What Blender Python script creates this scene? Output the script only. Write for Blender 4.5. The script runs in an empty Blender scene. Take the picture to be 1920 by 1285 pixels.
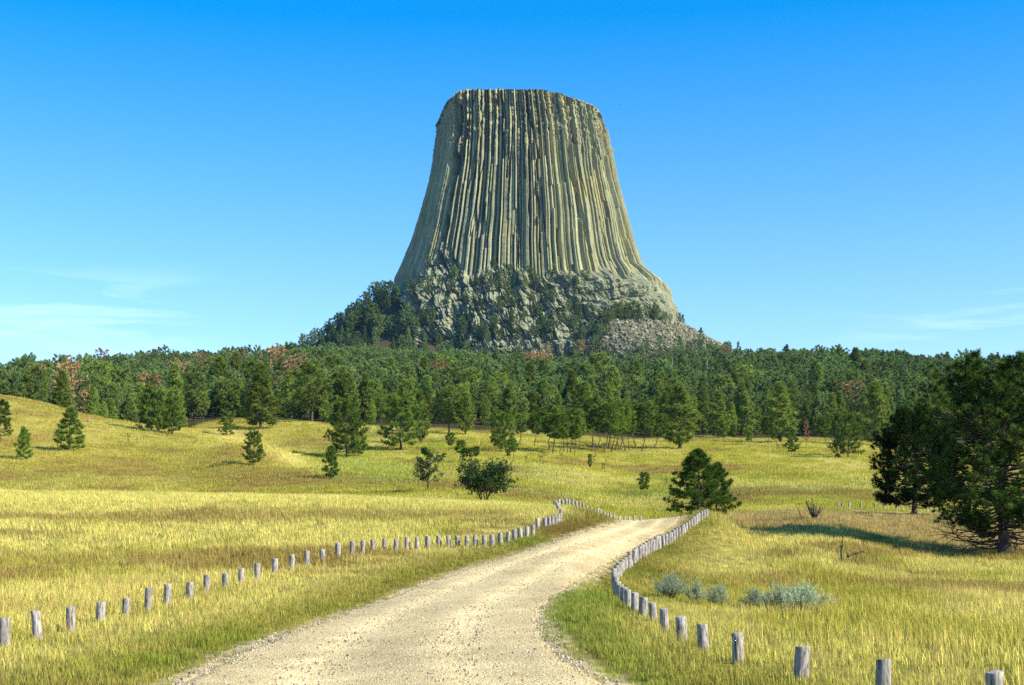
import bpy, math, random
import numpy as np
from mathutils import Vector
from mathutils.bvhtree import BVHTree

# ------------------------------------------------------------------ camera, sky, sun, exposure
scene = bpy.context.scene
F = 2667.0            # focal length in photo pixels (1920 wide)
YH = 1000.0           # photo row of the horizon
EYE = 2.2             # camera height
cam_d = bpy.data.cameras.new("camera"); cam = bpy.data.objects.new("camera", cam_d)
scene.collection.objects.link(cam); scene.camera = cam
cam.location = (0, 0, EYE); cam.rotation_euler = (math.radians(90), 0, 0)
cam_d.sensor_width = 36; cam_d.lens = 36 * F / 1920
cam_d.shift_y = (YH - 642.5) / 1920
cam_d.clip_start = 0.1; cam_d.clip_end = 20000

SUN = np.array([0.92, -0.39]); SUN /= np.linalg.norm(SUN); SUN_EL = math.radians(36)
world = bpy.data.worlds.new("World"); scene.world = world; world.use_nodes = True
wt = world.node_tree; wn = wt.nodes; wl = wt.links
wn.clear()
out = wn.new("ShaderNodeOutputWorld"); bg = wn.new("ShaderNodeBackground")
sky = wn.new("ShaderNodeTexSky"); sky.sky_type = 'NISHITA'; sky.sun_disc = False
sky.sun_elevation = SUN_EL; sky.sun_rotation = math.atan2(SUN[0], SUN[1])
sky.air_density = 1.0; sky.dust_density = 1.0; sky.ozone_density = 2.5; sky.altitude = 1200
bg.inputs['Strength'].default_value = 0.135
hsv = wn.new("ShaderNodeHueSaturation"); hsv.inputs['Saturation'].default_value = 1.5
hsv.inputs['Value'].default_value = 1.05
wl.new(sky.outputs[0], hsv.inputs['Color'])
geo = wn.new("ShaderNodeTexCoord")
mp = wn.new("ShaderNodeMapping"); mp.inputs['Scale'].default_value = (5, 5, 38)
mp.inputs['Rotation'].default_value = (0, math.radians(2.5), 0)
wl.new(geo.outputs['Generated'], mp.inputs['Vector'])
no = wn.new("ShaderNodeTexNoise"); no.inputs['Scale'].default_value = 1.6; no.inputs['Detail'].default_value = 6
no.inputs['Roughness'].default_value = 0.55; no.inputs['Distortion'].default_value = 0.6
wl.new(mp.outputs[0], no.inputs['Vector'])
cr = wn.new("ShaderNodeMapRange"); cr.inputs['From Min'].default_value = 0.50; cr.inputs['From Max'].default_value = 0.78
wl.new(no.outputs['Fac'], cr.inputs['Value'])
sx = wn.new("ShaderNodeSeparateXYZ"); wl.new(geo.outputs['Generated'], sx.inputs[0])
def wmath(op, a, b=None):
    n = wn.new("ShaderNodeMath"); n.operation = op
    for i, v in enumerate((a, b)):
        if v is None: continue
        if isinstance(v, (int, float)): n.inputs[i].default_value = v
        else: wl.new(v, n.inputs[i])
    return n.outputs[0]
def wrange(v, a, b, c=0.0, d=1.0, smooth=True):
    n = wn.new("ShaderNodeMapRange"); n.interpolation_type = 'SMOOTHSTEP' if smooth else 'LINEAR'
    n.inputs['From Min'].default_value = a; n.inputs['From Max'].default_value = b
    n.inputs['To Min'].default_value = c; n.inputs['To Max'].default_value = d
    wl.new(v, n.inputs['Value']); return n.outputs[0]
band = wmath('MULTIPLY', wrange(sx.outputs['Z'], 0.10, 0.14), wrange(sx.outputs['Z'], 0.15, 0.19, 1.0, 0.0))
side = wrange(wmath('ABSOLUTE', wmath('ADD', sx.outputs['X'], -0.02)), 0.16, 0.30)
cm = wmath('MULTIPLY', wmath('MULTIPLY', cr.outputs[0], band), side)
cm = wmath('MULTIPLY', cm, 0.32)
wl.new(wmath('ADD', wrange(sx.outputs['Z'], 0.08, 0.46, 1.2, 1.62, False), wrange(sx.outputs['Z'], 0.42, 0.9, 0.0, 0.35)), hsv.inputs['Saturation']); wl.new(wmath('MULTIPLY', wrange(sx.outputs['Z'], 0.06, 0.40, 1.12, 1.28, False), wrange(sx.outputs['Z'], 0.42, 0.85, 1.0, 0.75)), hsv.inputs['Value'])
mixc = wn.new("ShaderNodeMix"); mixc.data_type = 'RGBA'
wl.new(cm, mixc.inputs['Factor']); wl.new(hsv.outputs[0], mixc.inputs[6]); mixc.inputs[7].default_value = (7.2, 8.3, 9.0, 1)
wl.new(mixc.outputs[2], bg.inputs['Color']); wl.new(bg.outputs[0], out.inputs['Surface'])

sl = bpy.data.lights.new("sun", 'SUN'); sl.energy = 5.0; sl.angle = math.radians(0.53); sl.color = (1.0, 0.93, 0.78)
sun = bpy.data.objects.new("sun", sl); scene.collection.objects.link(sun)
sdir = Vector((SUN[0] * math.cos(SUN_EL), SUN[1] * math.cos(SUN_EL), math.sin(SUN_EL)))
sun.rotation_euler = sdir.to_track_quat('Z', 'Y').to_euler(); sun.location = (60, -40, 60)

scene.view_settings.view_transform = 'Standard'; scene.view_settings.look = 'None'
scene.view_settings.exposure = 0.7; scene.view_settings.gamma = 1.0
scene.render.engine = 'CYCLES'
scene.cycles.use_denoising = False; scene.cycles.denoiser = 'OPENIMAGEDENOISE'; scene.cycles.denoising_input_passes = 'RGB_ALBEDO_NORMAL'; scene.cycles.denoising_prefilter = 'ACCURATE'
scene.cycles.max_bounces = 5; scene.cycles.diffuse_bounces = 1; scene.cycles.transmission_bounces = 3
scene.cycles.transparent_max_bounces = 4; scene.cycles.volume_bounces = 0
scene.cycles.caustics_reflective = False; scene.cycles.caustics_refractive = False
scene.render.film_transparent = False

# ------------------------------------------------------------------ helpers
LINK = scene.collection.objects.link
rng = np.random.default_rng(11)
_perm = np.random.default_rng(5).permutation(65536)
_val = np.random.default_rng(6).random(65536)
def _h(ix, iy, iz):
    a = _perm[(ix & 65535)]; b = _perm[(a + iy) & 65535]; c = _perm[(b + iz) & 65535]
    return _val[c]
def noise3(x, y, z):
    x = np.asarray(x, float); y = np.asarray(y, float) + 0 * x; z = np.asarray(z, float) + 0 * x
    fx = np.floor(x); fy = np.floor(y); fz = np.floor(z)
    ix = fx.astype(np.int64); iy = fy.astype(np.int64); iz = fz.astype(np.int64)
    u = x - fx; v = y - fy; w = z - fz
    u = u * u * (3 - 2 * u); v = v * v * (3 - 2 * v); w = w * w * (3 - 2 * w)
    r = 0
    for dx in (0, 1):
        for dy in (0, 1):
            for dz in (0, 1):
                r = r + _h(ix + dx, iy + dy, iz + dz) * (u if dx else 1 - u) * (v if dy else 1 - v) * (w if dz else 1 - w)
    return r * 2 - 1
def fbm(x, y, z=0.0, o=4, g=0.5):
    s = 0; a = 1; t = 0; f = 1
    for i in range(o):
        s = s + a * noise3(np.asarray(x) * f + 17 * i, np.asarray(y) * f + 31 * i, np.asarray(z) * f + 7 * i); t += a; a *= g; f *= 2.03
    return s / t
def ridged(x, y, z, o=4):
    s = 0; a = 1; t = 0; f = 1
    for i in range(o):
        s = s + a * (1 - 2 * np.abs(noise3(x * f + 13 * i, y * f, z * f))); t += a; a *= .5; f *= 2.1
    return s / t
def sstep(a, b, x):
    t = np.clip((x - a) / (b - a), 0, 1); return t * t * (3 - 2 * t)
def pchip(xk, yk, x):
    xk = np.asarray(xk, float); yk = np.asarray(yk, float)
    h = np.diff(xk); d = (np.diff(yk, axis=0).T / h).T
    m = np.zeros_like(yk)
    w1 = 2 * h[1:] + h[:-1]; w2 = h[1:] + 2 * h[:-1]
    sh = (-1,) + (1,) * (yk.ndim - 1)
    w1 = w1.reshape(sh); w2 = w2.reshape(sh)
    with np.errstate(divide='ignore', invalid='ignore'):
        mm = (w1 + w2) / (w1 / d[:-1] + w2 / d[1:])
    m[1:-1] = np.where(d[:-1] * d[1:] > 0, np.nan_to_num(mm), 0)
    m[0] = 0; m[-1] = 0
    x = np.clip(x, xk[0], xk[-1]); i = np.clip(np.searchsorted(xk, x) - 1, 0, len(xk) - 2)
    t = ((x - xk[i]) / h[i]); hh = h[i]
    if yk.ndim > 1: t = t[:, None]; hh = hh[:, None]
    return (yk[i] * (2 * t**3 - 3 * t**2 + 1) + hh * m[i] * (t**3 - 2 * t**2 + t) + yk[i + 1] * (-2 * t**3 + 3 * t**2) + hh * m[i + 1] * (t**3 - t**2))

def make_mesh(name, verts, faces, mats=(), cols=None, smooth=False, matidx=None):
    """verts (N,3); faces: list of int arrays (M,k)"""
    me = bpy.data.meshes.new(name)
    verts = np.asarray(verts, np.float32)
    faces = [np.asarray(f, np.int32) for f in faces if len(f)]
    nv = len(verts); nf = sum(len(f) for f in faces); nl = sum(f.size for f in faces)
    me.vertices.add(nv); me.vertices.foreach_set('co', verts.ravel())
    me.loops.add(nl); me.polygons.add(nf)
    me.loops.foreach_set('vertex_index', np.concatenate([f.ravel() for f in faces]))
    tot = np.concatenate([np.full(len(f), f.shape[1], np.int32) for f in faces])
    st = np.concatenate([[0], np.cumsum(tot)[:-1]]).astype(np.int32)
    me.polygons.foreach_set('loop_start', st); me.polygons.foreach_set('loop_total', tot)
    if smooth: me.polygons.foreach_set('use_smooth', np.ones(nf, bool))
    for m in mats: me.materials.append(m)
    if matidx is not None: me.polygons.foreach_set('material_index', np.asarray(matidx, np.int32))
    me.update(calc_edges=True); me.validate(verbose=False)
    if cols is not None:
        a = me.color_attributes.new('Col', 'FLOAT_COLOR', 'POINT')
        c = np.ones((nv, 4), np.float32); c[:, :3] = cols; a.data.foreach_set('color', c.ravel())
    return me
def make_obj(name, me, parent=None):
    o = bpy.data.objects.new(name, me); LINK(o)
    if parent: o.parent = parent
    return o
def tag(o, label=None, cat=None, group=None, kind=None):
    if label: o['label'] = label
    if cat: o['category'] = cat
    if group: o['group'] = group
    if kind: o['kind'] = kind
    return o
class Buf:
    def __init__(s): s.v = []; s.f = {}; s.c = []; s.n = 0; s.m = {}
    def add(s, v, f, c=None, m=0):
        v = np.asarray(v, float); f = np.asarray(f, int)
        s.v.append(v); s.f.setdefault(f.shape[1], []).append(f + s.n); s.m.setdefault(f.shape[1], []).append(np.full(len(f), m))
        s.c.append(np.broadcast_to(np.asarray(c if c is not None else (1, 1, 1), float), (len(v), 3))); s.n += len(v)
    def mesh(s, name, mats=(), smooth=False):
        ks = list(s.f); fs = [np.concatenate(s.f[k]) for k in ks]; mi = np.concatenate([np.concatenate(s.m[k]) for k in ks])
        return make_mesh(name, np.concatenate(s.v), fs, mats, np.concatenate(s.c), smooth, mi)
def tube(buf, pts, rad, n=6, c=None, m=0, cap=True):
    pts = np.asarray(pts, float); rad = np.asarray(rad, float); k = len(pts)
    t = np.gradient(pts, axis=0); t /= np.linalg.norm(t, axis=1)[:, None] + 1e-9
    ref = np.array([0, 0, 1.0]) if abs(t[0, 2]) < 0.8 else np.array([1.0, 0, 0])
    a = np.cross(t, ref); a /= np.linalg.norm(a, axis=1)[:, None] + 1e-9; b = np.cross(t, a)
    th = np.arange(n) * 2 * math.pi / n
    v = pts[:, None] + rad[:, None, None] * (np.cos(th)[None, :, None] * a[:, None] + np.sin(th)[None, :, None] * b[:, None])
    i = np.arange(k - 1)[:, None] * n; j = np.arange(n)[None]; j2 = (j + 1) % n
    f = np.stack([i + j, i + n + j, i + n + j2, i + j2], -1).reshape(-1, 4)
    buf.add(v.reshape(-1, 3), f, c, m)
def needles(r, cen, dr, k, L, w, spread, c, cj=0.12):
    """k pointed leaves round each centre; returns v,f,c"""
    N = len(cen); cen = np.repeat(cen, k, 0); dr = np.repeat(dr, k, 0); c = np.repeat(c, k, 0)
    d = dr + spread * r.normal(size=(N * k, 3)); d /= np.linalg.norm(d, axis=1)[:, None] + 1e-9
    s = np.cross(d, r.normal(size=(N * k, 3))); s /= np.linalg.norm(s, axis=1)[:, None] + 1e-9
    l = (L * r.uniform(.65, 1.25, N * k))[:, None]; ww = (w * r.uniform(.7, 1.3, N * k))[:, None]
    v = np.stack([cen - s * ww * .5, cen + d * l + s * ww * .12, cen + s * ww * .5], 1).reshape(-1, 3)
    c = c * (1 + cj * r.normal(size=(N * k, 1)))
    return v, np.arange(N * k * 3).reshape(-1, 3), np.clip(np.repeat(c, 3, 0), 0, 1)

ORD = 'first second third fourth fifth sixth seventh eighth ninth tenth eleventh twelfth thirteenth fourteenth fifteenth sixteenth seventeenth eighteenth nineteenth'.split()
TEN = {2: 'twenty', 3: 'thirty', 4: 'forty', 5: 'fifty', 6: 'sixty'}
def ordinal(k):
    if k <= 19: return ORD[k - 1]
    a, b = divmod(k, 10); return TEN[a] + ('-' + ORD[b - 1] if b else '') if b else TEN[a][:-1] + 'ieth'

# ------------------------------------------------------------------ materials
def mat(name): 
    m = bpy.data.materials.new(name); m.use_nodes = True; m.node_tree.nodes.clear(); return m, m.node_tree.nodes, m.node_tree.links
def N(nodes, t, **kw):
    n = nodes.new(t)
    for k, v in kw.items():
        if hasattr(n, k): setattr(n, k, v)
        else: n.inputs[k.replace('_', ' ')].default_value = v
    return n
def ramp(nodes, stops, interp='LINEAR'):
    r = nodes.new('ShaderNodeValToRGB'); r.color_ramp.interpolation = interp; e = r.color_ramp.elements
    while len(e) < len(stops): e.new(0.5)
    for el, (p, c) in zip(e, stops): el.position = p; el.color = (*c, 1) if len(c) == 3 else c
    return r
def foliage_mat(name, trans=0.3, inst=False, rand=0.25, gloss=0.0, sat=1.0):
    m, n, l = mat(name)
    at = N(n, 'ShaderNodeAttribute', attribute_name='col' if inst else 'Col')
    if inst: at.attribute_type = 'INSTANCER'
    col = at.outputs['Color']
    oi = n.new('ShaderNodeObjectInfo')
    if inst:
        at2 = N(n, 'ShaderNodeAttribute', attribute_name='Col')
        mx = n.new('ShaderNodeMix'); mx.data_type = 'RGBA'; mx.blend_type = 'MULTIPLY'; mx.inputs[0].default_value = 1
        l.new(col, mx.inputs[6]); l.new(at2.outputs['Color'], mx.inputs[7]); col = mx.outputs[2]
    hs = n.new('ShaderNodeHueSaturation'); hs.inputs['Saturation'].default_value = sat
    mr = N(n, 'ShaderNodeMapRange'); mr.inputs['To Min'].default_value = 1 - rand; mr.inputs['To Max'].default_value = 1 + rand
    l.new(oi.outputs['Random'], mr.inputs['Value']); l.new(mr.outputs[0], hs.inputs['Value']); l.new(col, hs.inputs['Color'])
    d = n.new('ShaderNodeBsdfDiffuse'); t = n.new('ShaderNodeBsdfTranslucent'); mix = n.new('ShaderNodeMixShader'); mix.inputs[0].default_value = trans
    l.new(hs.outputs[0], d.inputs[0]); l.new(hs.outputs[0], t.inputs[0]); l.new(d.outputs[0], mix.inputs[1]); l.new(t.outputs[0], mix.inputs[2])
    o = n.new('ShaderNodeOutputMaterial'); res = mix.outputs[0]
    if gloss:
        g = n.new('ShaderNodeBsdfGlossy'); g.inputs['Roughness'].default_value = 0.45; mg = n.new('ShaderNodeMixShader'); mg.inputs[0].default_value = gloss
        l.new(res, mg.inputs[1]); l.new(g.outputs[0], mg.inputs[2]); res = mg.outputs[0]
    l.new(res, o.inputs[0]); return m
M_needle = foliage_mat('pine needles', 0.25, rand=0.36)
M_leaf = foliage_mat('broad leaves', 0.35, gloss=0.03)
M_forest = foliage_mat('far forest foliage', 0.22, rand=0.3)
M_grass = foliage_mat('grass blades', 0.38, inst=True, rand=0.12)
M_sage = foliage_mat('sagebrush leaves', 0.25)

def bark_mat(name, c1, c2, sc=8):
    m, n, l = mat(name)
    tc = n.new('ShaderNodeTexCoord'); mp = N(n, 'ShaderNodeMapping'); mp.inputs['Scale'].default_value = (1, 1, .22)
    no = N(n, 'ShaderNodeTexNoise', Scale=sc, Detail=6.0, Roughness=.65); r = ramp(n, [(.35, c1), (.68, c2)])
    b = n.new('ShaderNodeBsdfPrincipled'); b.inputs['Roughness'].default_value = .9; bu = N(n, 'ShaderNodeBump', Strength=.7, Distance=.05)
    l.new(tc.outputs['Object'], mp.inputs[0]); l.new(mp.outputs[0], no.inputs['Vector']); l.new(no.outputs[0], r.inputs[0]); l.new(r.outputs[0], b.inputs['Base Color'])
    l.new(no.outputs[0], bu.inputs['Height']); l.new(bu.outputs[0], b.inputs['Normal'])
    o = n.new('ShaderNodeOutputMaterial'); l.new(b.outputs[0], o.inputs[0]); return m
M_bark = bark_mat('pine bark', (.035, .025, .02), (.16, .11, .08))
M_bark2 = bark_mat('grey bark', (.08, .07, .06), (.28, .25, .21))
M_dead = bark_mat('bleached deadwood', (.22, .2, .17), (.5, .46, .4))
M_char = bark_mat('dark deadwood', (.03, .025, .02), (.1, .08, .07))

def ground_mat():
    m, n, l = mat('meadow ground')
    at = N(n, 'ShaderNodeAttribute', attribute_name='Col'); tc = n.new('ShaderNodeTexCoord')
    n1 = N(n, 'ShaderNodeTexNoise', Scale=1.3, Detail=8.0, Roughness=.7); l.new(tc.outputs['Object'], n1.inputs['Vector'])
    mr = N(n, 'ShaderNodeMapRange'); mr.inputs['From Min'].default_value = .3; mr.inputs['From Max'].default_value = .7
    mr.inputs['To Min'].default_value = .55; mr.inputs['To Max'].default_value = 1.35; l.new(n1.outputs[0], mr.inputs[0])
    hs = n.new('ShaderNodeHueSaturation'); l.new(at.outputs['Color'], hs.inputs['Color']); l.new(mr.outputs[0], hs.inputs['Value'])
    b = n.new('ShaderNodeBsdfDiffuse'); bu = N(n, 'ShaderNodeBump', Strength=.6, Distance=.15)
    l.new(n1.outputs[0], bu.inputs['Height']); l.new(bu.outputs[0], b.inputs['Normal']); l.new(hs.outputs[0], b.inputs[0])
    o = n.new('ShaderNodeOutputMaterial'); l.new(b.outputs[0], o.inputs[0]); return m
M_ground = ground_mat()

def road_mat():
    m, n, l = mat('gravel road')
    tc = n.new('ShaderNodeTexCoord'); at = N(n, 'ShaderNodeAttribute', attribute_name='Col')
    v1 = N(n, 'ShaderNodeTexVoronoi', Scale=34.0); v2 = N(n, 'ShaderNodeTexVoronoi', Scale=90.0); n1 = N(n, 'ShaderNodeTexNoise', Scale=.7, Detail=9.0, Roughness=.7)
    n2 = N(n, 'ShaderNodeTexNoise', Scale=60.0, Detail=3.0)
    for q in (v1, v2, n1, n2): l.new(tc.outputs['Object'], q.inputs['Vector'])
    r = ramp(n, [(0, (.20, .15, .10)), (.07, (.38, .31, .20)), (.14, (.72, .59, .33)), (.75, (.80, .67, .38)), (1, (.88, .79, .56))])
    s = n.new('ShaderNodeSeparateColor'); l.new(v1.outputs['Color'], s.inputs[0]); l.new(s.outputs[0], r.inputs[0])
    r2 = ramp(n, [(0, (.22, .2, .18)), (.10, (.62, .60, .56)), (.35, (.98, .98, .98)), (1, (1.12, 1.12, 1.12))]); s2 = n.new('ShaderNodeSeparateColor'); l.new(v2.outputs['Color'], s2.inputs[0]); l.new(s2.outputs[1], r2.inputs[0])
    r3 = ramp(n, [(.3, (.80, .75, .66)), (.62, (1.06, 1.05, 1.02))]); l.new(n1.outputs[0], r3.inputs[0])
    def mul(a, b):
        x = n.new('ShaderNodeMix'); x.data_type = 'RGBA'; x.blend_type = 'MULTIPLY'; x.inputs[0].default_value = 1; l.new(a, x.inputs[6]); l.new(b, x.inputs[7]); return x.outputs[2]
    c = mul(mul(mul(r.outputs[0], r2.outputs[0]), r3.outputs[0]), at.outputs['Color'])
    b = n.new('ShaderNodeBsdfPrincipled'); b.inputs['Roughness'].default_value = .95; b.inputs['Specular IOR Level'].default_value = .1
    bu = N(n, 'ShaderNodeBump', Strength=.8, Distance=.02); l.new(v1.outputs['Distance'], bu.inputs['Height'])
    bu2 = N(n, 'ShaderNodeBump', Strength=.5, Distance=.08); l.new(n1.outputs[0], bu2.inputs['Height']); l.new(bu.outputs[0], bu2.inputs['Normal'])
    l.new(bu2.outputs[0], b.inputs['Normal']); l.new(c, b.inputs['Base Color'])
    o = n.new('ShaderNodeOutputMaterial'); l.new(b.outputs[0], o.inputs[0]); return m
M_road = road_mat()

def rock_mat():
    m, n, l = mat('phonolite rock')
    tc = n.new('ShaderNodeTexCoord'); at = N(n, 'ShaderNodeAttribute', attribute_name='Col')
    mp = N(n, 'ShaderNodeMapping'); mp.inputs['Scale'].default_value = (1, 1, .12)
    l.new(tc.outputs['Object'], mp.inputs[0])
    n1 = N(n, 'ShaderNodeTexNoise', Scale=.16, Detail=8.0, Roughness=.7); l.new(mp.outputs[0], n1.inputs['Vector'])
    n2 = N(n, 'ShaderNodeTexNoise', Scale=.5, Detail=8.0, Roughness=.75); l.new(tc.outputs['Object'], n2.inputs['Vector'])
    r = ramp(n, [(.32, (.18, .185, .115)), (.5, (.31, .31, .17)), (.68, (.42, .415, .205))]); l.new(n1.outputs[0], r.inputs[0])
    r2 = ramp(n, [(.3, (.82, .82, .82)), (.62, (1.08, 1.08, 1.08))]); l.new(n2.outputs[0], r2.inputs[0])
    def mul(a, b):
        x = n.new('ShaderNodeMix'); x.data_type = 'RGBA'; x.blend_type = 'MULTIPLY'; x.inputs[0].default_value = 1; l.new(a, x.inputs[6]); l.new(b, x.inputs[7]); return x.outputs[2]
    c = mul(mul(r.outputs[0], r2.outputs[0]), at.outputs['Color'])
    b = n.new('ShaderNodeBsdfDiffuse'); bu = N(n, 'ShaderNodeBump', Strength=.25, Distance=.5); l.new(n2.outputs[0], bu.inputs['Height']); l.new(bu.outputs[0], b.inputs['Normal'])
    l.new(c, b.inputs[0]); o = n.new('ShaderNodeOutputMaterial'); l.new(b.outputs[0], o.inputs[0]); return m
M_rock = rock_mat()
def boulder_mat():
    m, n, l = mat('boulder rock'); oi = n.new('ShaderNodeObjectInfo'); tc = n.new('ShaderNodeTexCoord'); n1 = N(n, 'ShaderNodeTexNoise', Scale=2.0, Detail=6.0)
    l.new(tc.outputs['Object'], n1.inputs['Vector']); r = ramp(n, [(0, (.12, .12, .075)), (1, (.34, .32, .19))]); r2 = ramp(n, [(.3, (.7, .7, .7)), (.7, (1.1, 1.1, 1.1))])
    l.new(oi.outputs['Random'], r.inputs[0]); l.new(n1.outputs[0], r2.inputs[0])
    x = n.new('ShaderNodeMix'); x.data_type = 'RGBA'; x.blend_type = 'MULTIPLY'; x.inputs[0].default_value = 1; l.new(r.outputs[0], x.inputs[6]); l.new(r2.outputs[0], x.inputs[7])
    b = n.new('ShaderNodeBsdfDiffuse'); l.new(x.outputs[2], b.inputs[0]); o = n.new('ShaderNodeOutputMaterial'); l.new(b.outputs[0], o.inputs[0]); return m
M_boulder = boulder_mat()
def post_mat():
    m, n, l = mat('weathered post wood')
    tc = n.new('ShaderNodeTexCoord'); mp = N(n, 'ShaderNodeMapping'); mp.inputs['Scale'].default_value = (9, 9, .9)
    n1 = N(n, 'ShaderNodeTexNoise', Scale=3.0, Detail=8.0, Roughness=.7); oi = n.new('ShaderNodeObjectInfo')
    ad = n.new('ShaderNodeVectorMath'); ad.operation = 'ADD'; l.new(tc.outputs['Object'], ad.inputs[0]); l.new(oi.outputs['Location'], ad.inputs[1])
    l.new(ad.outputs[0], mp.inputs[0]); l.new(mp.outputs[0], n1.inputs['Vector'])
    r = ramp(n, [(.36, (.06, .045, .04)), (.47, (.30, .26, .22)), (.6, (.50, .45, .39)), (.8, (.62, .58, .52))]); l.new(n1.outputs[0], r.inputs[0])
    hs = n.new('ShaderNodeHueSaturation'); mr = N(n, 'ShaderNodeMapRange'); mr.inputs['To Min'].default_value = .75; mr.inputs['To Max'].default_value = 1.15
    l.new(oi.outputs['Random'], mr.inputs[0]); l.new(mr.outputs[0], hs.inputs['Value']); l.new(r.outputs[0], hs.inputs['Color'])
    b = n.new('ShaderNodeBsdfPrincipled'); b.inputs['Roughness'].default_value = .85; bu = N(n, 'ShaderNodeBump', Strength=.8, Distance=.01)
    l.new(n1.outputs[0], bu.inputs['Height']); l.new(bu.outputs[0], b.inputs['Normal']); l.new(hs.outputs[0], b.inputs['Base Color'])
    o = n.new('ShaderNodeOutputMaterial'); l.new(b.outputs[0], o.inputs[0]); return m
M_post = post_mat()

# ------------------------------------------------------------------ terrain height (heights relative to the eye, by bearing and distance)
TAB = {
 -500: [(8,-2.2),(28,-2.3),(55,-1.2),(70,0),(100,2.6),(115,3.2),(140,3.0),(170,4),(200,8),(230,14),(260,21),(300,30),(350,38),(400,40),(450,38),(600,48),(800,76),(1000,94),(1300,98),(6000,40)],
 0:    [(8,-2.2),(28,-2.3),(40,-2.0),(55,-1.25),(70,0),(85,1.3),(100,2.55),(115,3.15),(140,3.0),(170,4),(200,7),(230,11.5),(260,17),(300,25),(340,32.5),(360,34.5),(400,34),(450,33),(600,54),(800,80),(1000,98),(1300,104),(6000,40)],
 300:  [(8,-2.2),(28,-2.3),(40,-2.1),(55,-1.3),(70,-.1),(85,1.2),(100,2.4),(115,3.0),(140,2.9),(170,4.2),(200,6.5),(230,10),(270,16),(310,22),(335,25),(350,25.2),(385,25),(420,31),(450,36),(600,53),(800,82),(1000,111),(1300,120),(6000,40)],
 450:  [(8,-2.2),(28,-2.3),(40,-2.1),(55,-1.2),(70,0),(85,1.2),(100,2.3),(115,2.9),(140,2.8),(170,4.3),(200,7.2),(230,11.8),(255,15.8),(280,16.5),(310,19.5),(350,26),(400,31.5),(450,36.5),(600,56),(800,85),(1000,113),(1150,126),(1300,134),(6000,40)],
 600:  [(8,-2.1),(28,-2.3),(40,-2.1),(55,-1.1),(70,0.1),(85,1.2),(100,2.25),(115,2.8),(140,2.6),(170,4.3),(195,7.2),(215,9.7),(235,10),(260,13),(300,19),(350,26.5),(450,38),(600,57),(800,88),(1000,116),(1150,134),(1300,148),(6000,40)],
 900:  [(8,-2.1),(28,-2.1),(40,-1.8),(53,-1.1),(70,0.2),(85,1.1),(100,1.9),(115,2.35),(140,2.7),(155,3.4),(200,8),(260,14),(300,19),(350,25),(450,38),(600,57),(800,86),(1000,109),(1150,128),(1300,150),(6000,40)],
 1050: [(8,-2.1),(28,-2.05),(40,-1.75),(53,-.95),(70,.25),(85,1.1),(100,1.75),(112,1.9),(140,1.9),(170,4),(200,6.6),(260,13),(300,18),(350,23.5),(450,36),(600,56),(800,83),(1000,103),(1150,120),(1300,148),(6000,40)],
 1200: [(8,-2.1),(28,-2.2),(42,-2.2),(54,-1.6),(63,-.95),(75,0.05),(88,.75),(100,.65),(120,.75),(135,1.25),(160,2),(200,5),(260,11),(300,16),(350,21.5),(380,25),(450,35),(600,56),(800,82),(1000,101),(1150,117),(1300,145),(6000,40)],
 1320: [(8,-2.1),(28,-2.2),(42,-2.3),(55,-1.9),(65,-1.3),(75,-.3),(85,.95),(95,1.35),(110,1.2),(130,1.6),(150,2.2),(200,5.6),(260,11.5),(300,16.2),(350,21.6),(450,34),(600,56),(800,84),(1000,105),(1150,120),(1300,145),(6000,40)],
 1420: [(8,-2.1),(28,-2.2),(42,-2.3),(55,-2.0),(70,-1.25),(85,-.35),(92,.15),(100,.85),(110,1.45),(125,1.4),(150,2.35),(170,3.9),(200,6.2),(260,12),(300,16.6),(350,21.7),(400,27),(450,34),(600,57),(800,87),(1000,110),(1150,124),(1300,140),(6000,40)],
 1500: [(8,-2.05),(28,-2.2),(42,-2.3),(55,-2.0),(70,-1.2),(85,-.2),(100,1.05),(110,1.5),(125,1.5),(150,2.45),(170,4),(200,6.5),(260,12.3),(300,16.8),(350,21.8),(400,27),(450,34),(600,57),(800,88),(1000,113),(1150,126),(1300,135),(6000,40)],
 1800: [(8,-2.0),(28,-2.2),(55,-2.3),(70,-1.95),(85,-1.3),(100,.1),(113,1.25),(130,1.4),(150,2.1),(200,6.3),(260,12),(300,16),(350,21),(400,26),(450,33),(600,54),(800,84),(1000,105),(1150,112),(1300,116),(6000,40)],
 2400: [(8,-2.0),(28,-2.2),(55,-2.3),(70,-2),(85,-1.2),(100,.1),(113,1.2),(130,1.4),(150,2.1),(200,6.3),(260,12),(300,16),(350,21),(400,26),(450,33),(600,50),(800,78),(1000,95),(1150,100),(1300,104),(6000,40)],
}
XK = np.array(sorted(TAB)); AK = np.arctan((XK - 960) / F)
LR = np.linspace(math.log(6), math.log(6500), 700)
rows = []
for xk, ak in zip(XK, AK):
    p = np.array(TAB[xk], float); rows.append(pchip(np.log(p[:, 0] / math.cos(ak)), p[:, 1], LR))
rows = np.array(rows)                                   # (nx, 700)
AG = np.linspace(AK[0], AK[-1], 360)
HT = pchip(AK, rows, AG)                                # (360,700)
for _ in range(2):
    HT[1:-1] = .25 * HT[:-2] + .5 * HT[1:-1] + .25 * HT[2:]
    HT[:, 1:-1] = .25 * HT[:, :-2] + .5 * HT[:, 1:-1] + .25 * HT[:, 2:]
TC = np.array([(997 - 960) * 1345 / F, 1345.0])         # tower centre on the ground
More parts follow.
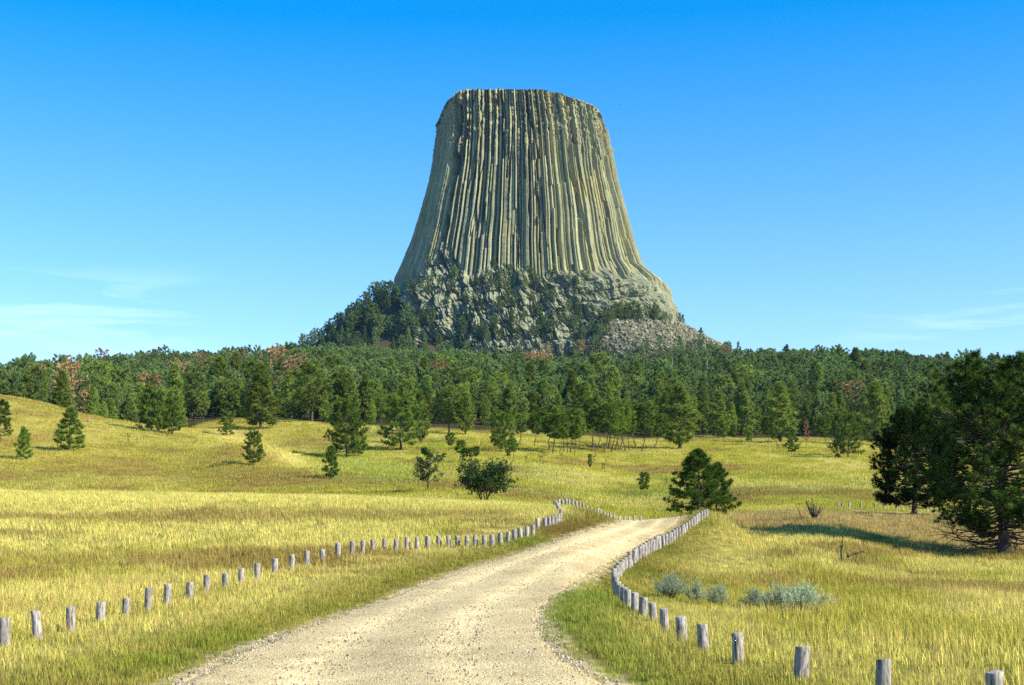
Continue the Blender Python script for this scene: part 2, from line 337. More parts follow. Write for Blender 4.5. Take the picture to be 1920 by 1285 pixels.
def cone(X, Y):
    dx = (X - TC[0]); dy = (Y - TC[1]); ph = np.arctan2(dx, -dy)      # 0 = towards camera, + = right
    rx = np.where(dx < 0, 146, 146); rho = np.hypot(dx / rx, dy / 105.0); dist = (rho - 1) * 112
    H0 = 158 + 64 * sstep(.3, 1.5, -ph) + 30 * sstep(.15, .62, ph) + 4 * sstep(.6, 1.2, ph) - 20 * sstep(1.6, 2.6, ph)
    sl = .62 + .12 * sstep(.6, 1.4, np.abs(ph)) + .30 * sstep(.5, 1.3, -ph)
    return np.where(dist < 0, H0 + 0 * dist, H0 - dist * sl + .0010 * np.clip(dist, 0, 250) ** 2)
def height0(X, Y):
    X = np.asarray(X, float); Y = np.asarray(Y, float)
    az = np.arctan2(X, Y); r = np.hypot(X, Y)
    ai = np.clip((az - AG[0]) / (AG[1] - AG[0]), 0, len(AG) - 1.001); ri = np.clip((np.log(np.maximum(r, 1)) - LR[0]) / (LR[1] - LR[0]), 0, len(LR) - 1.001)
    a0 = ai.astype(int); r0 = ri.astype(int); u = ai - a0; v = ri - r0
    h = HT[a0, r0] * (1 - u) * (1 - v) + HT[a0 + 1, r0] * u * (1 - v) + HT[a0, r0 + 1] * (1 - u) * v + HT[a0 + 1, r0 + 1] * u * v
    k = np.maximum(h, 0); c = cone(X, Y); near = r > 900
    s = 6.0; hm = np.where(near, np.maximum(h, c) + s * np.exp(-np.abs(h - c) / s) * .35, h)
    amp = np.minimum(.0011 * r, .9)
    hm = hm + amp * fbm(X / (6 + r * .05), Y / (6 + r * .05), 3.3, 3)
    hm = hm + .8 * np.exp(-((r - 250) / 75) ** 2) * fbm(X / 30 + 3, Y / 34, 8.1, 2)
    return hm + EYE
def ray_ground(x, y, dmin=12.0, dmax=1200.0):
    """first ground point under photo pixel (x, y)"""
    d = np.exp(np.linspace(math.log(dmin), math.log(dmax), 2500)); X = (x - 960) / F * d
    h = height0(X, d); yy = YH - (h - EYE) * F / d
    k = np.argmax(yy <= y)
    if yy[k] > y: k = np.argmin(yy)
    return np.array([X[k], d[k], h[k]])
def at_dist(x, d):
    X = (x - 960) / F * d; return np.array([X, d, float(height0(X, d))])

# ------------------------------------------------------------------ road outline
Ledge = [(20,1400),(190,1340),(333,1283),(400,1245),(483,1207),(560,1180),(633,1155),(693,1136),(760,1108),(843,1078),(927,1051),(1027,1023),(1080,1003),(1127,989),(1150,982)]
Redge = [(1330,1400),(1235,1330),(1160,1285),(1093,1258),(1046,1228),(1022,1190),(1012,1155),(1027,1127),(1080,1092),(1143,1055),(1193,1028),(1232,1003),(1257,992),(1276,983)]
LW = np.array([ray_ground(x, y, 8)[:2] for x, y in Ledge]); RW = np.array([ray_ground(x, y, 8)[:2] for x, y in Redge])
dd = np.linspace(14.5, 80, 120)
def mono(P):
    P = P[np.argsort(P[:, 1])]; return P
LW = mono(LW); RW = mono(RW)
XL = np.interp(dd, LW[:, 1], LW[:, 0]); XR = np.interp(dd, RW[:, 1], RW[:, 0])
ker = np.ones(9) / 9
def smooth(a): return np.convolve(np.pad(a, 4, mode='edge'), ker, 'valid')
XL = smooth(XL); XR = smooth(XR)
tailL = np.array([(6.4,86),(6.6,100),(7.4,122),(11,136),(20,143),(45,150),(75,153),(140,150)]); tailR = np.array([(10.2,86),(11.5,100),(13,118),(17,130),(26,136),(46,143),(75,146),(140,142)])
preL = np.array([(-7.0,4.0),(-6.0,9.0)]); preR = np.array([(3.2,4.0),(2.4,9.0)])
def curve(pre, xs, tail):
    P = np.concatenate([pre, np.stack([xs, dd], 1)[::6], tail])
    t = np.arange(len(P)); tt = np.linspace(0, len(P) - 1, 420)
    Q = np.stack([pchip(t, P[:, 0], tt), pchip(t, P[:, 1], tt)], 1); return Q
RL = curve(preL, XL, tailL); RR = curve(preR, XR, tailR)
ROADPOLY = np.concatenate([RL[::2], RR[::-2]])
def in_poly(P, Q):
    x, y = P[:, 0], P[:, 1]; ins = np.zeros(len(P), bool)
    for i in range(len(Q)):
        x0, y0 = Q[i - 1]; x1, y1 = Q[i]
        if y0 == y1: continue
        c = ((y0 > y) != (y1 > y)) & (x < (x1 - x0) * (y - y0) / (y1 - y0) + x0); ins ^= c
    return ins
def edge_dist(P):
    best = np.full(len(P), 1e9)
    for E in (RL[::2], RR[::2]):
        for a, b in zip(E[:-1], E[1:]):
            ab = b - a; t = np.clip(((P - a) @ ab) / (ab @ ab + 1e-9), 0, 1); q = P - a - t[:, None] * ab
            best = np.minimum(best, q[:, 0] ** 2 + q[:, 1] ** 2)
    return np.sqrt(best)
def road_sd(X, Y):
    """signed distance: negative on the road"""
    X = np.asarray(X, float).ravel(); Y = np.asarray(Y, float).ravel(); o = np.full(len(X), 50.0)
    k = (np.abs(X - 40) < 110) & (Y > 0) & (Y < 165); P = np.stack([X[k], Y[k]], 1)
    if len(P):
        d = edge_dist(P); ins = in_poly(P, ROADPOLY); o[k] = np.where(ins, -d, d)
    return o
def height(X, Y, sd=None):
    h = height0(X, Y); sh = h.shape
    if sd is None: sd = road_sd(X, Y).reshape(sh)
    # verge bank rises a little from the road; ground dips under the road sheet
    return h - .07 * sstep(.10, -.55, sd) + .06 * sstep(0, 1.6, sd) * sstep(200, 120, np.hypot(X, Y))

# ------------------------------------------------------------------ ground colour (what grows where)
STRAW = np.array((.69, .575, .17)); OLIVE = np.array((.43, .385, .062)); GREEN = np.array((.19, .26, .04)); BROWN = np.array((.33, .22, .07)); GOLD = np.array((.46, .41, .08)); PALE = np.array((.38, .40, .16)); PINK = np.array((.46, .32, .15))
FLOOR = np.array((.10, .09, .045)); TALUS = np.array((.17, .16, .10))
def forest_edge(ximg):
    return np.interp(ximg, [-500, 0, 120, 260, 330, 380, 450, 600, 900, 1200, 1500, 1700, 2400], [400, 385, 380, 375, 385, 440, 450, 362, 352, 385, 400, 390, 370])
def gcol(X, Y, sd):
    az = np.arctan2(X, Y); r = np.hypot(X, Y); xi = 960 + F * np.tan(np.clip(az, -.7, .7))
    n1 = fbm(X / 9, Y / 14, 1.1, 4); n2 = fbm(X / 3.2, Y / 5.5, 8.8, 4); n3 = fbm(X / 28, Y / 22, 4.4, 4); n4 = fbm(X / 1.1, Y / 1.6, 2.2, 3)
    def mixc(c, k, t): t = np.clip(t, 0, 1)[:, None]; return c * (1 - t) + k * t
    c = np.tile(STRAW, (len(X), 1))
    c = mixc(c, OLIVE, sstep(-.05, .5, n2 + .5 * n1) * .7); c = mixc(c, BROWN, sstep(.14, .34, n1 + .25 * n4) * .75)
    # right field: more olive; below the crest a russet belt
    rt = sstep(1150, 1350, xi) * sstep(125, 110, r)
    c = mixc(c, OLIVE, rt * (.05 + .6 * sstep(0, .4, n2))); c = mixc(c, GOLD * 1.1, rt * .35 * sstep(45, 30, r));
    c = mixc(c, PINK, sstep(84, 100, r) * sstep(126, 118, r) * sstep(1250, 1350, xi) * .75)
    c = mixc(c, BROWN, sstep(1060, 1090, xi) * sstep(1200, 1150, xi) * sstep(72, 84, r) * sstep(125, 112, r) * .65)
    # left field streaks of rust coloured stems
    lb = sstep(-.02, .20, fbm(X / 16, Y / 5, 9.1, 3)) * sstep(1020, 900, xi)
    c = mixc(c, BROWN, lb * .62 * (sstep(36, 44, r) * sstep(58, 50, r) + sstep(66, 72, r) * sstep(92, 84, r)))
    c = mixc(c, STRAW * 1.08, sstep(92, 100, r) * sstep(135, 122, r) * sstep(1030, 960, xi) * .85)
    # verges
    vg = sstep(4.2, .8, sd) * sstep(120, 70, r); c = mixc(c, OLIVE * .62, vg * .75); c = mixc(c, GREEN * .9, vg * (.05 + .9 * n2 + .4 * n1)); c = mixc(c, BROWN * .8, vg * sstep(-.05, .3, n1) * .8)
    gr = sstep(2.6, .8, sd) * sstep(900, 1010, xi) * sstep(1300, 1180, xi) * sstep(46, 40, r); c = mixc(c, GREEN * 1.15, gr * (.55 + .5 * n2))
    # meadow behind
    md = sstep(128, 150, r)
    m = np.tile(OLIVE * 1.05, (len(X), 1)); m = mixc(m, PALE, sstep(0, .45, n3) * .55); m = mixc(m, GOLD, sstep(.0, .35, n1 + .4 * n3) * .6); m = mixc(m, BROWN, sstep(.16, .34, n3 * .6 + n1 * .6) * .75); m = mixc(m, GREEN * 1.25, sstep(.12, .4, fbm(X / 17 + 50, Y / 24, 6.6, 3)) * .45)
    m = mixc(m, STRAW * .95, sstep(.0, .35, -n1) * .6)
    hl = sstep(760, 560, xi - (r - 200) * -.6) ; m = mixc(m, GOLD * np.array((1, .9, 1)), hl * .55 * sstep(160, 215, r)); m = mixc(m, BROWN * 1.1, hl * sstep(.0, .3, n1) * .55)
    vl = np.exp(-((xi - (700 + (r - 215) * -1.2)) / 90) ** 2) * sstep(180, 200, r) * sstep(330, 250, r); m = mixc(m, np.array((.37, .42, .08)), vl * .6)
    m = mixc(m, STRAW * 1.1, np.exp(-((xi - (560 + (r - 240) * -1.35)) / 45) ** 2) * sstep(200, 230, r) * sstep(420, 330, r) * .7)
    c = mixc(c, m, md)
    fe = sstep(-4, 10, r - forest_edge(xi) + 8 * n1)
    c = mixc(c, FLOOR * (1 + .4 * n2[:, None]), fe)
    dx = X - TC[0]; dy = Y - TC[1]; ph = np.arctan2(dx, -dy); rho = np.hypot(dx / 146, dy / 105)
    ta = sstep(1.62, 1.45, rho + .12 * n3) * sstep(.30, .55, ph + .1 * n1) ; c = mixc(c, TALUS, ta * fe)
    return np.clip(c, .01, .9)

azf = np.radians(np.concatenate([np.arange(-180, -32, 4), np.arange(-32, 32, .1), np.arange(32, 180, 4)]))
rr = np.exp(np.arange(math.log(2.5), math.log(3200), .0125))
A, R = np.meshgrid(azf, rr, indexing='ij'); GX = R * np.sin(A); GY = R * np.cos(A)
gsd = road_sd(GX, GY); GZ = height(GX, GY, gsd.reshape(GX.shape))
na, nr = GX.shape
gv = np.stack([GX, GY, GZ], -1).reshape(-1, 3)
i = np.arange(na)[:, None]; j = np.arange(nr - 1)[None]; i2 = (i + 1) % na
gf = np.stack([i * nr + j, i2 * nr + j, i2 * nr + j + 1, i * nr + j + 1], -1).reshape(-1, 4)[:, ::-1]
cv = len(gv); gv = np.concatenate([gv, [[0, 0, 0]]]); ii = np.arange(na)
cf = np.stack([np.full(na, cv), ii * nr, ((ii + 1) % na) * nr], -1)[:, ::-1]
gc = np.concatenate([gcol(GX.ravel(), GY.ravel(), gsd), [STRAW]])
dirt = sstep(.75, .05, gsd + .40 * fbm(GX.ravel() / .7, GY.ravel() / .7, .5, 3))[:, None]
thatch_shade = (.42 + .38 * sstep(90, 330, np.hypot(GX, GY)).ravel())[:, None]; gc[:-1] = gc[:-1] * thatch_shade * (1 - dirt) + np.array((.48, .38, .21)) * dirt  # thatch tone plus painted gap shade: ground darker under the nearer grass
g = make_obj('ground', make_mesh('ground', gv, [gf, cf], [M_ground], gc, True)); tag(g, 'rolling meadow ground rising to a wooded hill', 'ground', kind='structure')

# road sheet
nc = 44; t = np.linspace(-.03, 1.03, nc)
RX = RL[:, None, 0] * (1 - t) + RR[:, None, 0] * t; RY = RL[:, None, 1] * (1 - t) + RR[:, None, 1] * t
w = .22 * fbm(RX / 1.3, RY / 1.3, 5.5, 3) * (np.abs(t - .5) * 2)[None] ** 6
dv = RR - RL; dv /= np.linalg.norm(dv, axis=1)[:, None]
RX = RX + w * dv[:, None, 0]; RY = RY + w * dv[:, None, 1]
edge = np.abs(t - .5)[None] * 2 + 0 * RX
RZ = height0(RX, RY) + .014 - .13 * sstep(.94, 1.05, edge) + .012 * fbm(RX / .8, RY / .8, 9, 3) - .030 * (np.exp(-((t - .3) / .07) ** 2) + np.exp(-((t - .7) / .07) ** 2))[None]
rv = np.stack([RX, RY, RZ], -1).reshape(-1, 3); nl_ = len(RL)
i = np.arange(nl_ - 1)[:, None] * nc; j = np.arange(nc - 1)[None]
rf = np.stack([i + j, i + j + 1, i + nc + j + 1, i + nc + j], -1).reshape(-1, 4)
tw = (np.exp(-((t - .3) / .09) ** 2) + np.exp(-((t - .7) / .09) ** 2))[None] + 0 * RX
rc = np.ones((nl_, nc, 3)); rc *= (.82 + .32 * tw + .16 * fbm(RX / 2.5, RY / 2.5, 1, 3))[..., None] * np.array((1.04, 1, .90))
e2 = sstep(.82, 1.0, edge + .16 * fbm(RX / .9, RY / .9, 7, 3))[..., None]; rc = rc * (1 - e2) + rc * e2 * np.array((.90, .86, .78))
make_obj('road', make_mesh('road', rv, [rf], [M_road], rc.reshape(-1, 3), True)); tag(bpy.data.objects['road'], 'pale tan gravel road curving over the rise', 'road', kind='structure')

# ------------------------------------------------------------------ the air
def haze_box(dens):
    m = bpy.data.materials.new('haze'); m.use_nodes = True; n = m.node_tree.nodes; l = m.node_tree.links; n.clear()
    v = n.new('ShaderNodeVolumePrincipled'); v.inputs['Color'].default_value = (.30, .58, 1, 1); v.inputs['Density'].default_value = dens; v.inputs['Anisotropy'].default_value = .2
    o = n.new('ShaderNodeOutputMaterial'); l.new(v.outputs[0], o.inputs['Volume'])
    zb = float(GZ.min()) - 1; a = 3300
    vv = np.array([(x, y, z) for z in (zb, 450) for x, y in ((-a, -a), (a, -a), (a, a), (-a, a))], float)
    me = make_mesh('haze', vv, [np.array([(3, 2, 1, 0), (4, 5, 6, 7), (0, 1, 5, 4), (1, 2, 6, 5), (2, 3, 7, 6), (3, 0, 4, 7)])], [m])
    o = make_obj('haze', me); tag(o, 'thin blue summer haze over the hills', 'haze', kind='stuff')
haze_box(.000028)

# ------------------------------------------------------------------ geometry-nodes scatter (stuff only)
def scatter(name, protos, P, rot, scl, idx, col=None, tilt=None):
    coll = bpy.data.collections.new(name + '_sources')
    for i_, me in enumerate(protos):
        o = bpy.data.objects.new('%s_source_%02d' % (name, i_), me); coll.objects.link(o)
    me = bpy.data.meshes.new(name); me.vertices.add(len(P)); me.vertices.foreach_set('co', np.asarray(P, np.float32).ravel())
    rv = np.zeros((len(P), 3), np.float32); rv[:, 2] = rot
    if tilt is not None: rv[:, :2] = tilt
    a = me.attributes.new('rot', 'FLOAT_VECTOR', 'POINT'); a.data.foreach_set('vector', rv.ravel())
    s3 = np.asarray(scl, np.float32); s3 = np.repeat(s3[:, None], 3, 1) if s3.ndim == 1 else s3
    a = me.attributes.new('scl', 'FLOAT_VECTOR', 'POINT'); a.data.foreach_set('vector', s3.ravel())
    a = me.attributes.new('idx', 'INT', 'POINT'); a.data.foreach_set('value', np.asarray(idx, np.int32))
    if col is not None:
        a = me.attributes.new('col', 'FLOAT_COLOR', 'POINT'); c = np.ones((len(P), 4), np.float32); c[:, :3] = col; a.data.foreach_set('color', c.ravel())
    ob = make_obj(name, me)
    ng = bpy.data.node_groups.new(name, 'GeometryNodeTree')
    ng.interface.new_socket('Geometry', in_out='INPUT', socket_type='NodeSocketGeometry'); ng.interface.new_socket('Geometry', in_out='OUTPUT', socket_type='NodeSocketGeometry')
    n = ng.nodes; l = ng.links; gi = n.new('NodeGroupInput'); go = n.new('NodeGroupOutput')
    ci = n.new('GeometryNodeCollectionInfo'); ci.inputs['Collection'].default_value = coll; ci.inputs['Separate Children'].default_value = True; ci.inputs['Reset Children'].default_value = True
    ip = n.new('GeometryNodeInstanceOnPoints'); ip.inputs['Pick Instance'].default_value = True
    def na_(nm, ty): q = n.new('GeometryNodeInputNamedAttribute'); q.data_type = ty; q.inputs['Name'].default_value = nm; return q.outputs[0]
    l.new(gi.outputs[0], ip.inputs['Points']); l.new(ci.outputs[0], ip.inputs['Instance']); l.new(na_('idx', 'INT'), ip.inputs['Instance Index'])
    er = n.new('FunctionNodeEulerToRotation'); l.new(na_('rot', 'FLOAT_VECTOR'), er.inputs[0]); l.new(er.outputs[0], ip.inputs['Rotation']); l.new(na_('scl', 'FLOAT_VECTOR'), ip.inputs['Scale'])
    l.new(ip.outputs[0], go.inputs[0])
    md = ob.modifiers.new('scatter', 'NODES'); md.node_group = ng
    return ob

# ------------------------------------------------------------------ the rock tower
YS = np.array([167.5,168.5,171,176,183,192,205,230,260,300,340,400,450,500,512,525,545,575,605,650,700], float)
XLs = np.array([815,815,815,816,817,818,820,822,817,811,803,786,770,748,742,735,726,712,704,698,690], float)
XRs = np.array([1125,1125,1125,1126,1127,1128,1130,1134,1140,1147,1155,1172,1185,1205,1224,1243,1262,1279,1288,1296,1302], float)
plan = np.array([(-.98,.25),(-1.0,.05),(-.955,-.22),(-.86,-.50),(-.785,-.69),(-.70,-.745),(-.55,-.79),(-.3,-.83),(0,-.86),(.25,-.84),(.48,-.75),(.68,-.60),(.84,-.40),(.95,-.18),(1.0,.05),(.97,.3),(.8,.62),(.45,.85),(0,.9),(-.45,.85),(-.82,.62),(-.98,.25)])
ns = np.array([2,16,30,30,10,20,30,34,30,30,30,28,24,14,5,4,4,4,4,4,4][:len(plan) - 1]) * 2
def build_tower():
    ta = np.concatenate([[0], np.cumsum(np.linalg.norm(np.diff(plan, axis=0), axis=1))])
    # smooth plan, denser towards the camera
    tt = np.linspace(0, ta[-1], 4000); px = np.interp(tt, ta, plan[:, 0]); py = np.interp(tt, ta, plan[:, 1])
    k = np.hanning(91); k /= k.sum()
    px = np.convolve(np.concatenate([px[-46:-1], px, px[1:46]]), k, 'valid'); py = np.convolve(np.concatenate([py[-46:-1], py, py[1:46]]), k, 'valid')
    tt = np.linspace(0, 1, len(px))
    front = np.argmax(np.abs(tt)); s_all = tt
    # visible stretch is s in [0, ~.64]; back coarse
    su = np.concatenate([np.linspace(0, .66, 1500), np.linspace(.66, 1, 120)[1:-1]])
    PX = np.interp(su, s_all, px); PY = np.interp(su, s_all, py)
    gx = np.gradient(PX); gy = np.gradient(PY); NX = gy; NY = -gx; nn = np.hypot(NX, NY); NX /= nn; NY /= nn
    # outward check
    sgn = np.sign((NX * PX + NY * PY).mean()); NX *= sgn; NY *= sgn
    yr = np.concatenate([np.linspace(146, 212, 90)[:-1], np.linspace(212, 505, 230)[:-1], np.linspace(505, 705, 190)])
    depr = np.interp(yr, [150, 300, 450, 520, 600, 650, 705], [64, 72, 85, 92, 104, 114, 122]); D = 1345.0; S_ = D / F; Dz = np.full(len(yr), 1270.0)
    for _ in range(5):
        ye = YH - (YH - yr) * Dz / D; xl = np.interp(ye, YS, XLs); xr = np.interp(ye, YS, XRs); Dz = D - .82 * depr
    kk = np.ones(5) / 5
    cxr = (xl + xr) / 2; hw = (xr - xl) / 2
    U, V = np.meshgrid(su, yr, indexing='ij')          # (nu,nv)
    cx = (cxr - 960) * S_; hwm = hw * S_
    Z = (YH - yr) * Dz / F + EYE
    # depth half-size follows width
    dep = depr
    hS = np.interp(yr, [150, 300, 380, 450, 520, 600, 700], [155, 172, 191, 204, 218, 232, 240]); cS = np.interp(yr, [150, 230, 400, 450, 520, 600, 700], [971, 977, 979, 977, 978, 984, 990])
    k5 = (np.abs(PX) ** 5)[:, None]; XI = cS + PX[:, None] * hS + np.where(PX[:, None] > 0, (xr - cS - hS), (xl - cS + hS)) * k5
    X = (XI - 960) * S_; Y = D + PY[:, None] * dep[None]
    # --- columns
    r = np.random.default_rng(3); edges = [0.0]
    while edges[-1] < 1: edges.append(edges[-1] + (.0053 if edges[-1] < .66 else .012) * r.choice([.6, .8, 1, 1.3, 1.7, 2.1], p=[.22, .22, .22, .18, .1, .06]))
    edges = np.array(edges); ncol = len(edges)
    # columns wander sideways a little with height
    Uw = U + .0007 * noise3(U * 18, V / 90, 0) + .0003 * noise3(U * 60, V / 40, 5)
    ci = np.clip(np.searchsorted(edges, Uw, side='right') - 1, 0, ncol - 2)
    tc_ = (Uw - edges[ci]) / (edges[ci + 1] - edges[ci])
    depth = r.uniform(2.4, 5.4, ncol) * np.where(r.random(ncol) < .16, 2.2, 1)
    skew = r.uniform(-.9, .9, ncol); offs = r.normal(0, 1.3, ncol); flat = r.uniform(.16, .42, ncol)
    e = np.minimum(tc_, 1 - tc_); prof = np.minimum(1, e / flat[ci])
    wcol = (edges[ci + 1] - edges[ci]) / .0064
    disp = (prof - 1) * depth[ci] * np.clip(wcol, .6, 1.6) + skew[ci] * (tc_ - .5) * wcol + offs[ci]
    # buttresses: groups of columns that stand forward or back
    disp += 2.6 * noise3(np.floor(edges[ci] * 46 + .3) * 1.7, V / 400, 3.0) + 1.7 * noise3(U * 30, V / 160, 7.7)
    # upper part: fallen columns leave ragged recesses
    topw = sstep(330, 250, V)
    bh = r.uniform(185, 345, ncol); dr = r.choice([0, 0, 0, 1.8, 3.2, 4.6], ncol)
    gone = (V < bh[ci] + 4 * noise3(ci * 3.1, V / 9, 1)) * dr[ci]; disp -= gone * .85
    bl = r.uniform(330, 500, ncol); dl = r.choice([0, 0, 0, 0, 0, 0, 1.4, 2.6], ncol); seg = r.uniform(20, 110, ncol)
    disp -= dl[ci] * ((V > bl[ci]) & (V < bl[ci] + seg[ci]))
    rough = fbm(X / 3.2, Y / 3.2, (Z[None] + 0 * X) / 2.0, 4); disp *= 1 - .72 * (sstep(-.9, -.62, NY) * (NX < 0))[:, None]; disp += rough * (.12 + 1.7 * sstep(285, 225, V))
    disp += 1.2 * topw * np.round(2.2 * noise3(ci * 1.37, V / 13.0, 2.2)) / 2.2 * .8
    joint = _h(ci.astype(np.int64), np.floor(V / 6.5 + 7 * _val[ci]).astype(np.int64), 3 + 0 * ci) - .5; disp += joint * (.18 + 1.7 * sstep(290, 215, V))
    disp += .22 * noise3(ci * 1.37, V / 5.0, 4.2)
    # long dark fissures (photo: right shoulder, centre, left)
    ximg = XI; fr = (PY[:, None] < .1)
    def fis(x0, y0, x1, y1, w_, dp, y2=None):
        nonlocal disp
        q = (V - y0) / (y1 - y0); xc = x0 + (x1 - x0) * q + 1.2 * noise3(V / 22, 0 * V, x0)
        wv = w_ * (.7 + .6 * noise3(V / 30, 0 * V + 2, x0))
        m_ = sstep(wv, wv * .55, np.abs(ximg - xc)) * ((q > 0) & (q < 1)) * fr
        disp -= dp * m_
    fis(1116, 215, 1176, 478, 5.0, 9); fis(985, 172, 1008, 300, 4.5, 7); fis(1004, 300, 1010, 475, 3.4, 6); fis(868, 192, 838, 452, 9.5, 15)
    fis(942, 172, 945, 300, 3.5, 5); fis(1062, 300, 1100, 470, 2.6, 5); fis(1122, 395, 1140, 480, 3, 5); fis(905, 180, 893, 470, 2.4, 4.5); fis(931, 185, 926, 290, 3.2, 5)
    fis(1038, 190, 1047, 290, 3, 5); fis(912, 380, 908, 440, 3, 4)
    for q_ in range(18):
        fx = r.uniform(862, 1125); y0_ = r.choice([172, 190, 240, 300, 350]); y1_ = min(500, y0_ + r.uniform(90, 260)); kx = (fx - 978) * .0022
        fis(fx + kx * (y0_ - 300), y0_, fx + kx * (y1_ - 300), y1_, r.uniform(1.6, 3.2), r.uniform(3.5, 6.5))
    # ragged end of the shaft, then broken crags
    endy = 508 + 9 * noise3(ci * .37, 0 * V, 1) + 14 * noise3(U * 22, 0 * V, 6) - 38 * np.exp(-((ximg - 845) / 26) ** 2) + 8 * np.exp(-((ximg - 1180) / 40) ** 2)
    cr = sstep(-10, 12, V - endy)
    # blocks: cell-like crags at two sizes
    cz = (Z[None] + 0 * X)
    wx = X + 5 * fbm(X / 14, Y / 14, cz / 14, 3); wz = cz + 5 * fbm(X / 14 + 9, Y / 14, cz / 14, 3)
    def blocks(sc, ax, sd_):
        a = (wx + .45 * wz) / sc; b_ = (wz - .3 * wx) / (sc * ax); fa = np.floor(a + .5 * np.floor(b_)); fb = np.floor(b_)
        ta_ = a + .5 * fb - fa; tb_ = b_ - fb
        h_ = noise3(fa * 1.713 + sd_, fb * 1.37, 0.5); g1 = noise3(fa * 2.3, fb * 1.9 + sd_, 3.5); g2 = noise3(fa * 1.1 + sd_, fb * 2.9, 5.5)
        ed = np.minimum(np.minimum(ta_, 1 - ta_), np.minimum(tb_, 1 - tb_))
        return h_ * 1.0 + (ta_ - .5) * g1 * 1.6 + (tb_ - .5) * g2 * 1.6 - .6 * sstep(.16, 0, ed)
    crag = 7.5 * ridged(X / 34, Y / 34, cz / 40, 3) + 3.6 * blocks(12, 2.6, 1.0) + 3.0 * blocks(5.0, 2.2, 4.0) + 1.7 * blocks(2.3, 1.8, 8.0) + 3.2 * ridged(X / 8, Y / 8, cz / 30, 3) + 1.6 * fbm(X / 3, Y / 3, cz / 3, 4)
    crag += 5 * ridged(X / 22 + 5, Y / 30, cz / 60, 2)
    bench = 5 * sstep(500, 530, V) + 8 * sstep(560, 650, V) + 7 * sstep(540, 556, V + 12 * noise3(U * 14, 0 * V, 9))
    frontw = sstep(.2, .6, -NY)[:, None] * np.ones_like(V)
    edgew = .28 + .72 * frontw
    disp = disp * (1 - cr) + cr * (crag * (.15 + .85 * frontw) + bench * frontw - 4 * (1 - .0 * frontw))
    # keep the outline: shift mean
    X = X + NX[:, None] * disp; Y = Y + NY[:, None] * disp
    Zg = cz + .5 * rough + cr * 1.5 * noise3(X / 6, Y / 6, cz / 5)
    # rim slumps to the right already through the outline; add roughness to rim
    YT = np.interp(960 + F * X / Y, [822,826,831,838,846,855,863,873,1005,1035,1060,1085,1110,1122,1130,1137], [236,216,204,192,183,176,171,168,168,172,179,188,198,207,222,244])
    YT = YT + 1.6 * fbm(U * 300, 0 * V, 3, 3) + 1.2 * noise3(ci * 2.7, 0 * V, 8)
    Zg = np.where(V < 330, np.minimum(Zg, (YH - YT) * np.minimum(Y, 1370) / F + EYE), Zg)
    v = np.stack([X, Y, Zg], -1); nu, nv = X.shape
    col = np.ones((nu, nv, 3))
    tint = r.uniform(.78, 1.16, ncol)[ci][..., None]; col = col * (tint * (1 - cr[..., None]) + cr[..., None] * (.86 + .12 * noise3(X / 5, Y / 5, cz / 5))[..., None])
    warm = sstep(.25, .6, noise3(X / 12, Y / 12, cz / 45))[..., None]; warm = warm * (1 - cr[..., None] * .8); col = col * (1 - warm) + col * warm * np.array((1.05, .98, .86)); col = col * (1 - cr[..., None] * np.array((.14, .10, .0)))
    grey = sstep(.1, .5, noise3(X / 9 + 40, Y / 9, cz / 60))[..., None]; col = col * (1 - grey * .6) + col * grey * .6 * np.array((.86, .90, 1.08))
    pk = (sstep(.3, .5, noise3(X / 8 + 11, Y / 8, cz / 18)) * topw)[..., None]; col = col * (1 - pk * .5) + col * pk * .5 * np.array((1.1, .82, .78))
    return v, col, nu, nv, yr
tv, tcol, nu, nv, yr = build_tower()
ksplit = int(np.argmin(np.abs(yr - 530)))
def grid_faces(nu, nv, close=True):
    i = np.arange(nu if close else nu - 1)[:, None]; j = np.arange(nv - 1)[None]; i2 = (i + 1) % nu
    return np.stack([i * nv + j, i * nv + j + 1, i2 * nv + j + 1, i2 * nv + j], -1).reshape(-1, 4)
tower = bpy.data.objects.new('rock_tower', None); LINK(tower); tower.location = (TC[0], TC[1], 165)
tag(tower, 'huge fluted grey-green rock tower with flat top above the forest', 'rock tower')
T0 = np.array(tower.location)
sv = tv[:, :ksplit + 1].reshape(-1, 3); sc_ = tcol[:, :ksplit + 1].reshape(-1, 3); sf = grid_faces(nu, ksplit + 1)
cen = sv.reshape(nu, -1, 3)[:, 0].mean(0); ci_ = len(sv); sv = np.concatenate([sv, [cen + [0, 0, .6]]]); sc_ = np.concatenate([sc_, [[1, 1, 1]]])
ii = np.arange(nu); cap = np.stack([np.full(nu, ci_), ii * (ksplit + 1), ((ii + 1) % nu) * (ksplit + 1)], -1)
shaft_me = make_mesh('column_shaft', sv - T0, [sf, cap], [M_rock], sc_, False); make_obj('column_shaft', shaft_me, tower)
bv_ = tv[:, ksplit:].reshape(-1, 3); base_me = make_mesh('crag_base', bv_ - T0, [grid_faces(nu, nv - ksplit)], [M_rock], tcol[:, ksplit:].reshape(-1, 3), False)
make_obj('crag_base', base_me, tower)
# ray lookup for trees that stand on the crags or the slope
fm = np.unique(np.concatenate([np.arange(0, nu, 3)]))
lv = tv[::3, ::3]; lnu, lnv = lv.shape[:2]
tower_bvh = BVHTree.FromPolygons([tuple(p) for p in lv.reshape(-1, 3)], [tuple(int(q) for q in f) for f in grid_faces(lnu, lnv, False)])
def hit(x, y):
    """point on tower or hillside under photo pixel"""
    d = Vector(((x - 960) / F, 1.0, (YH - y) / F)).normalized()
    h, n_, i_, ds = tower_bvh.ray_cast(Vector((0, 0, EYE)), d)
    gpt = ray_ground(x, y, 900, 1700)
    if h is not None and h.y < gpt[1]: return np.array(h)
    return gpt

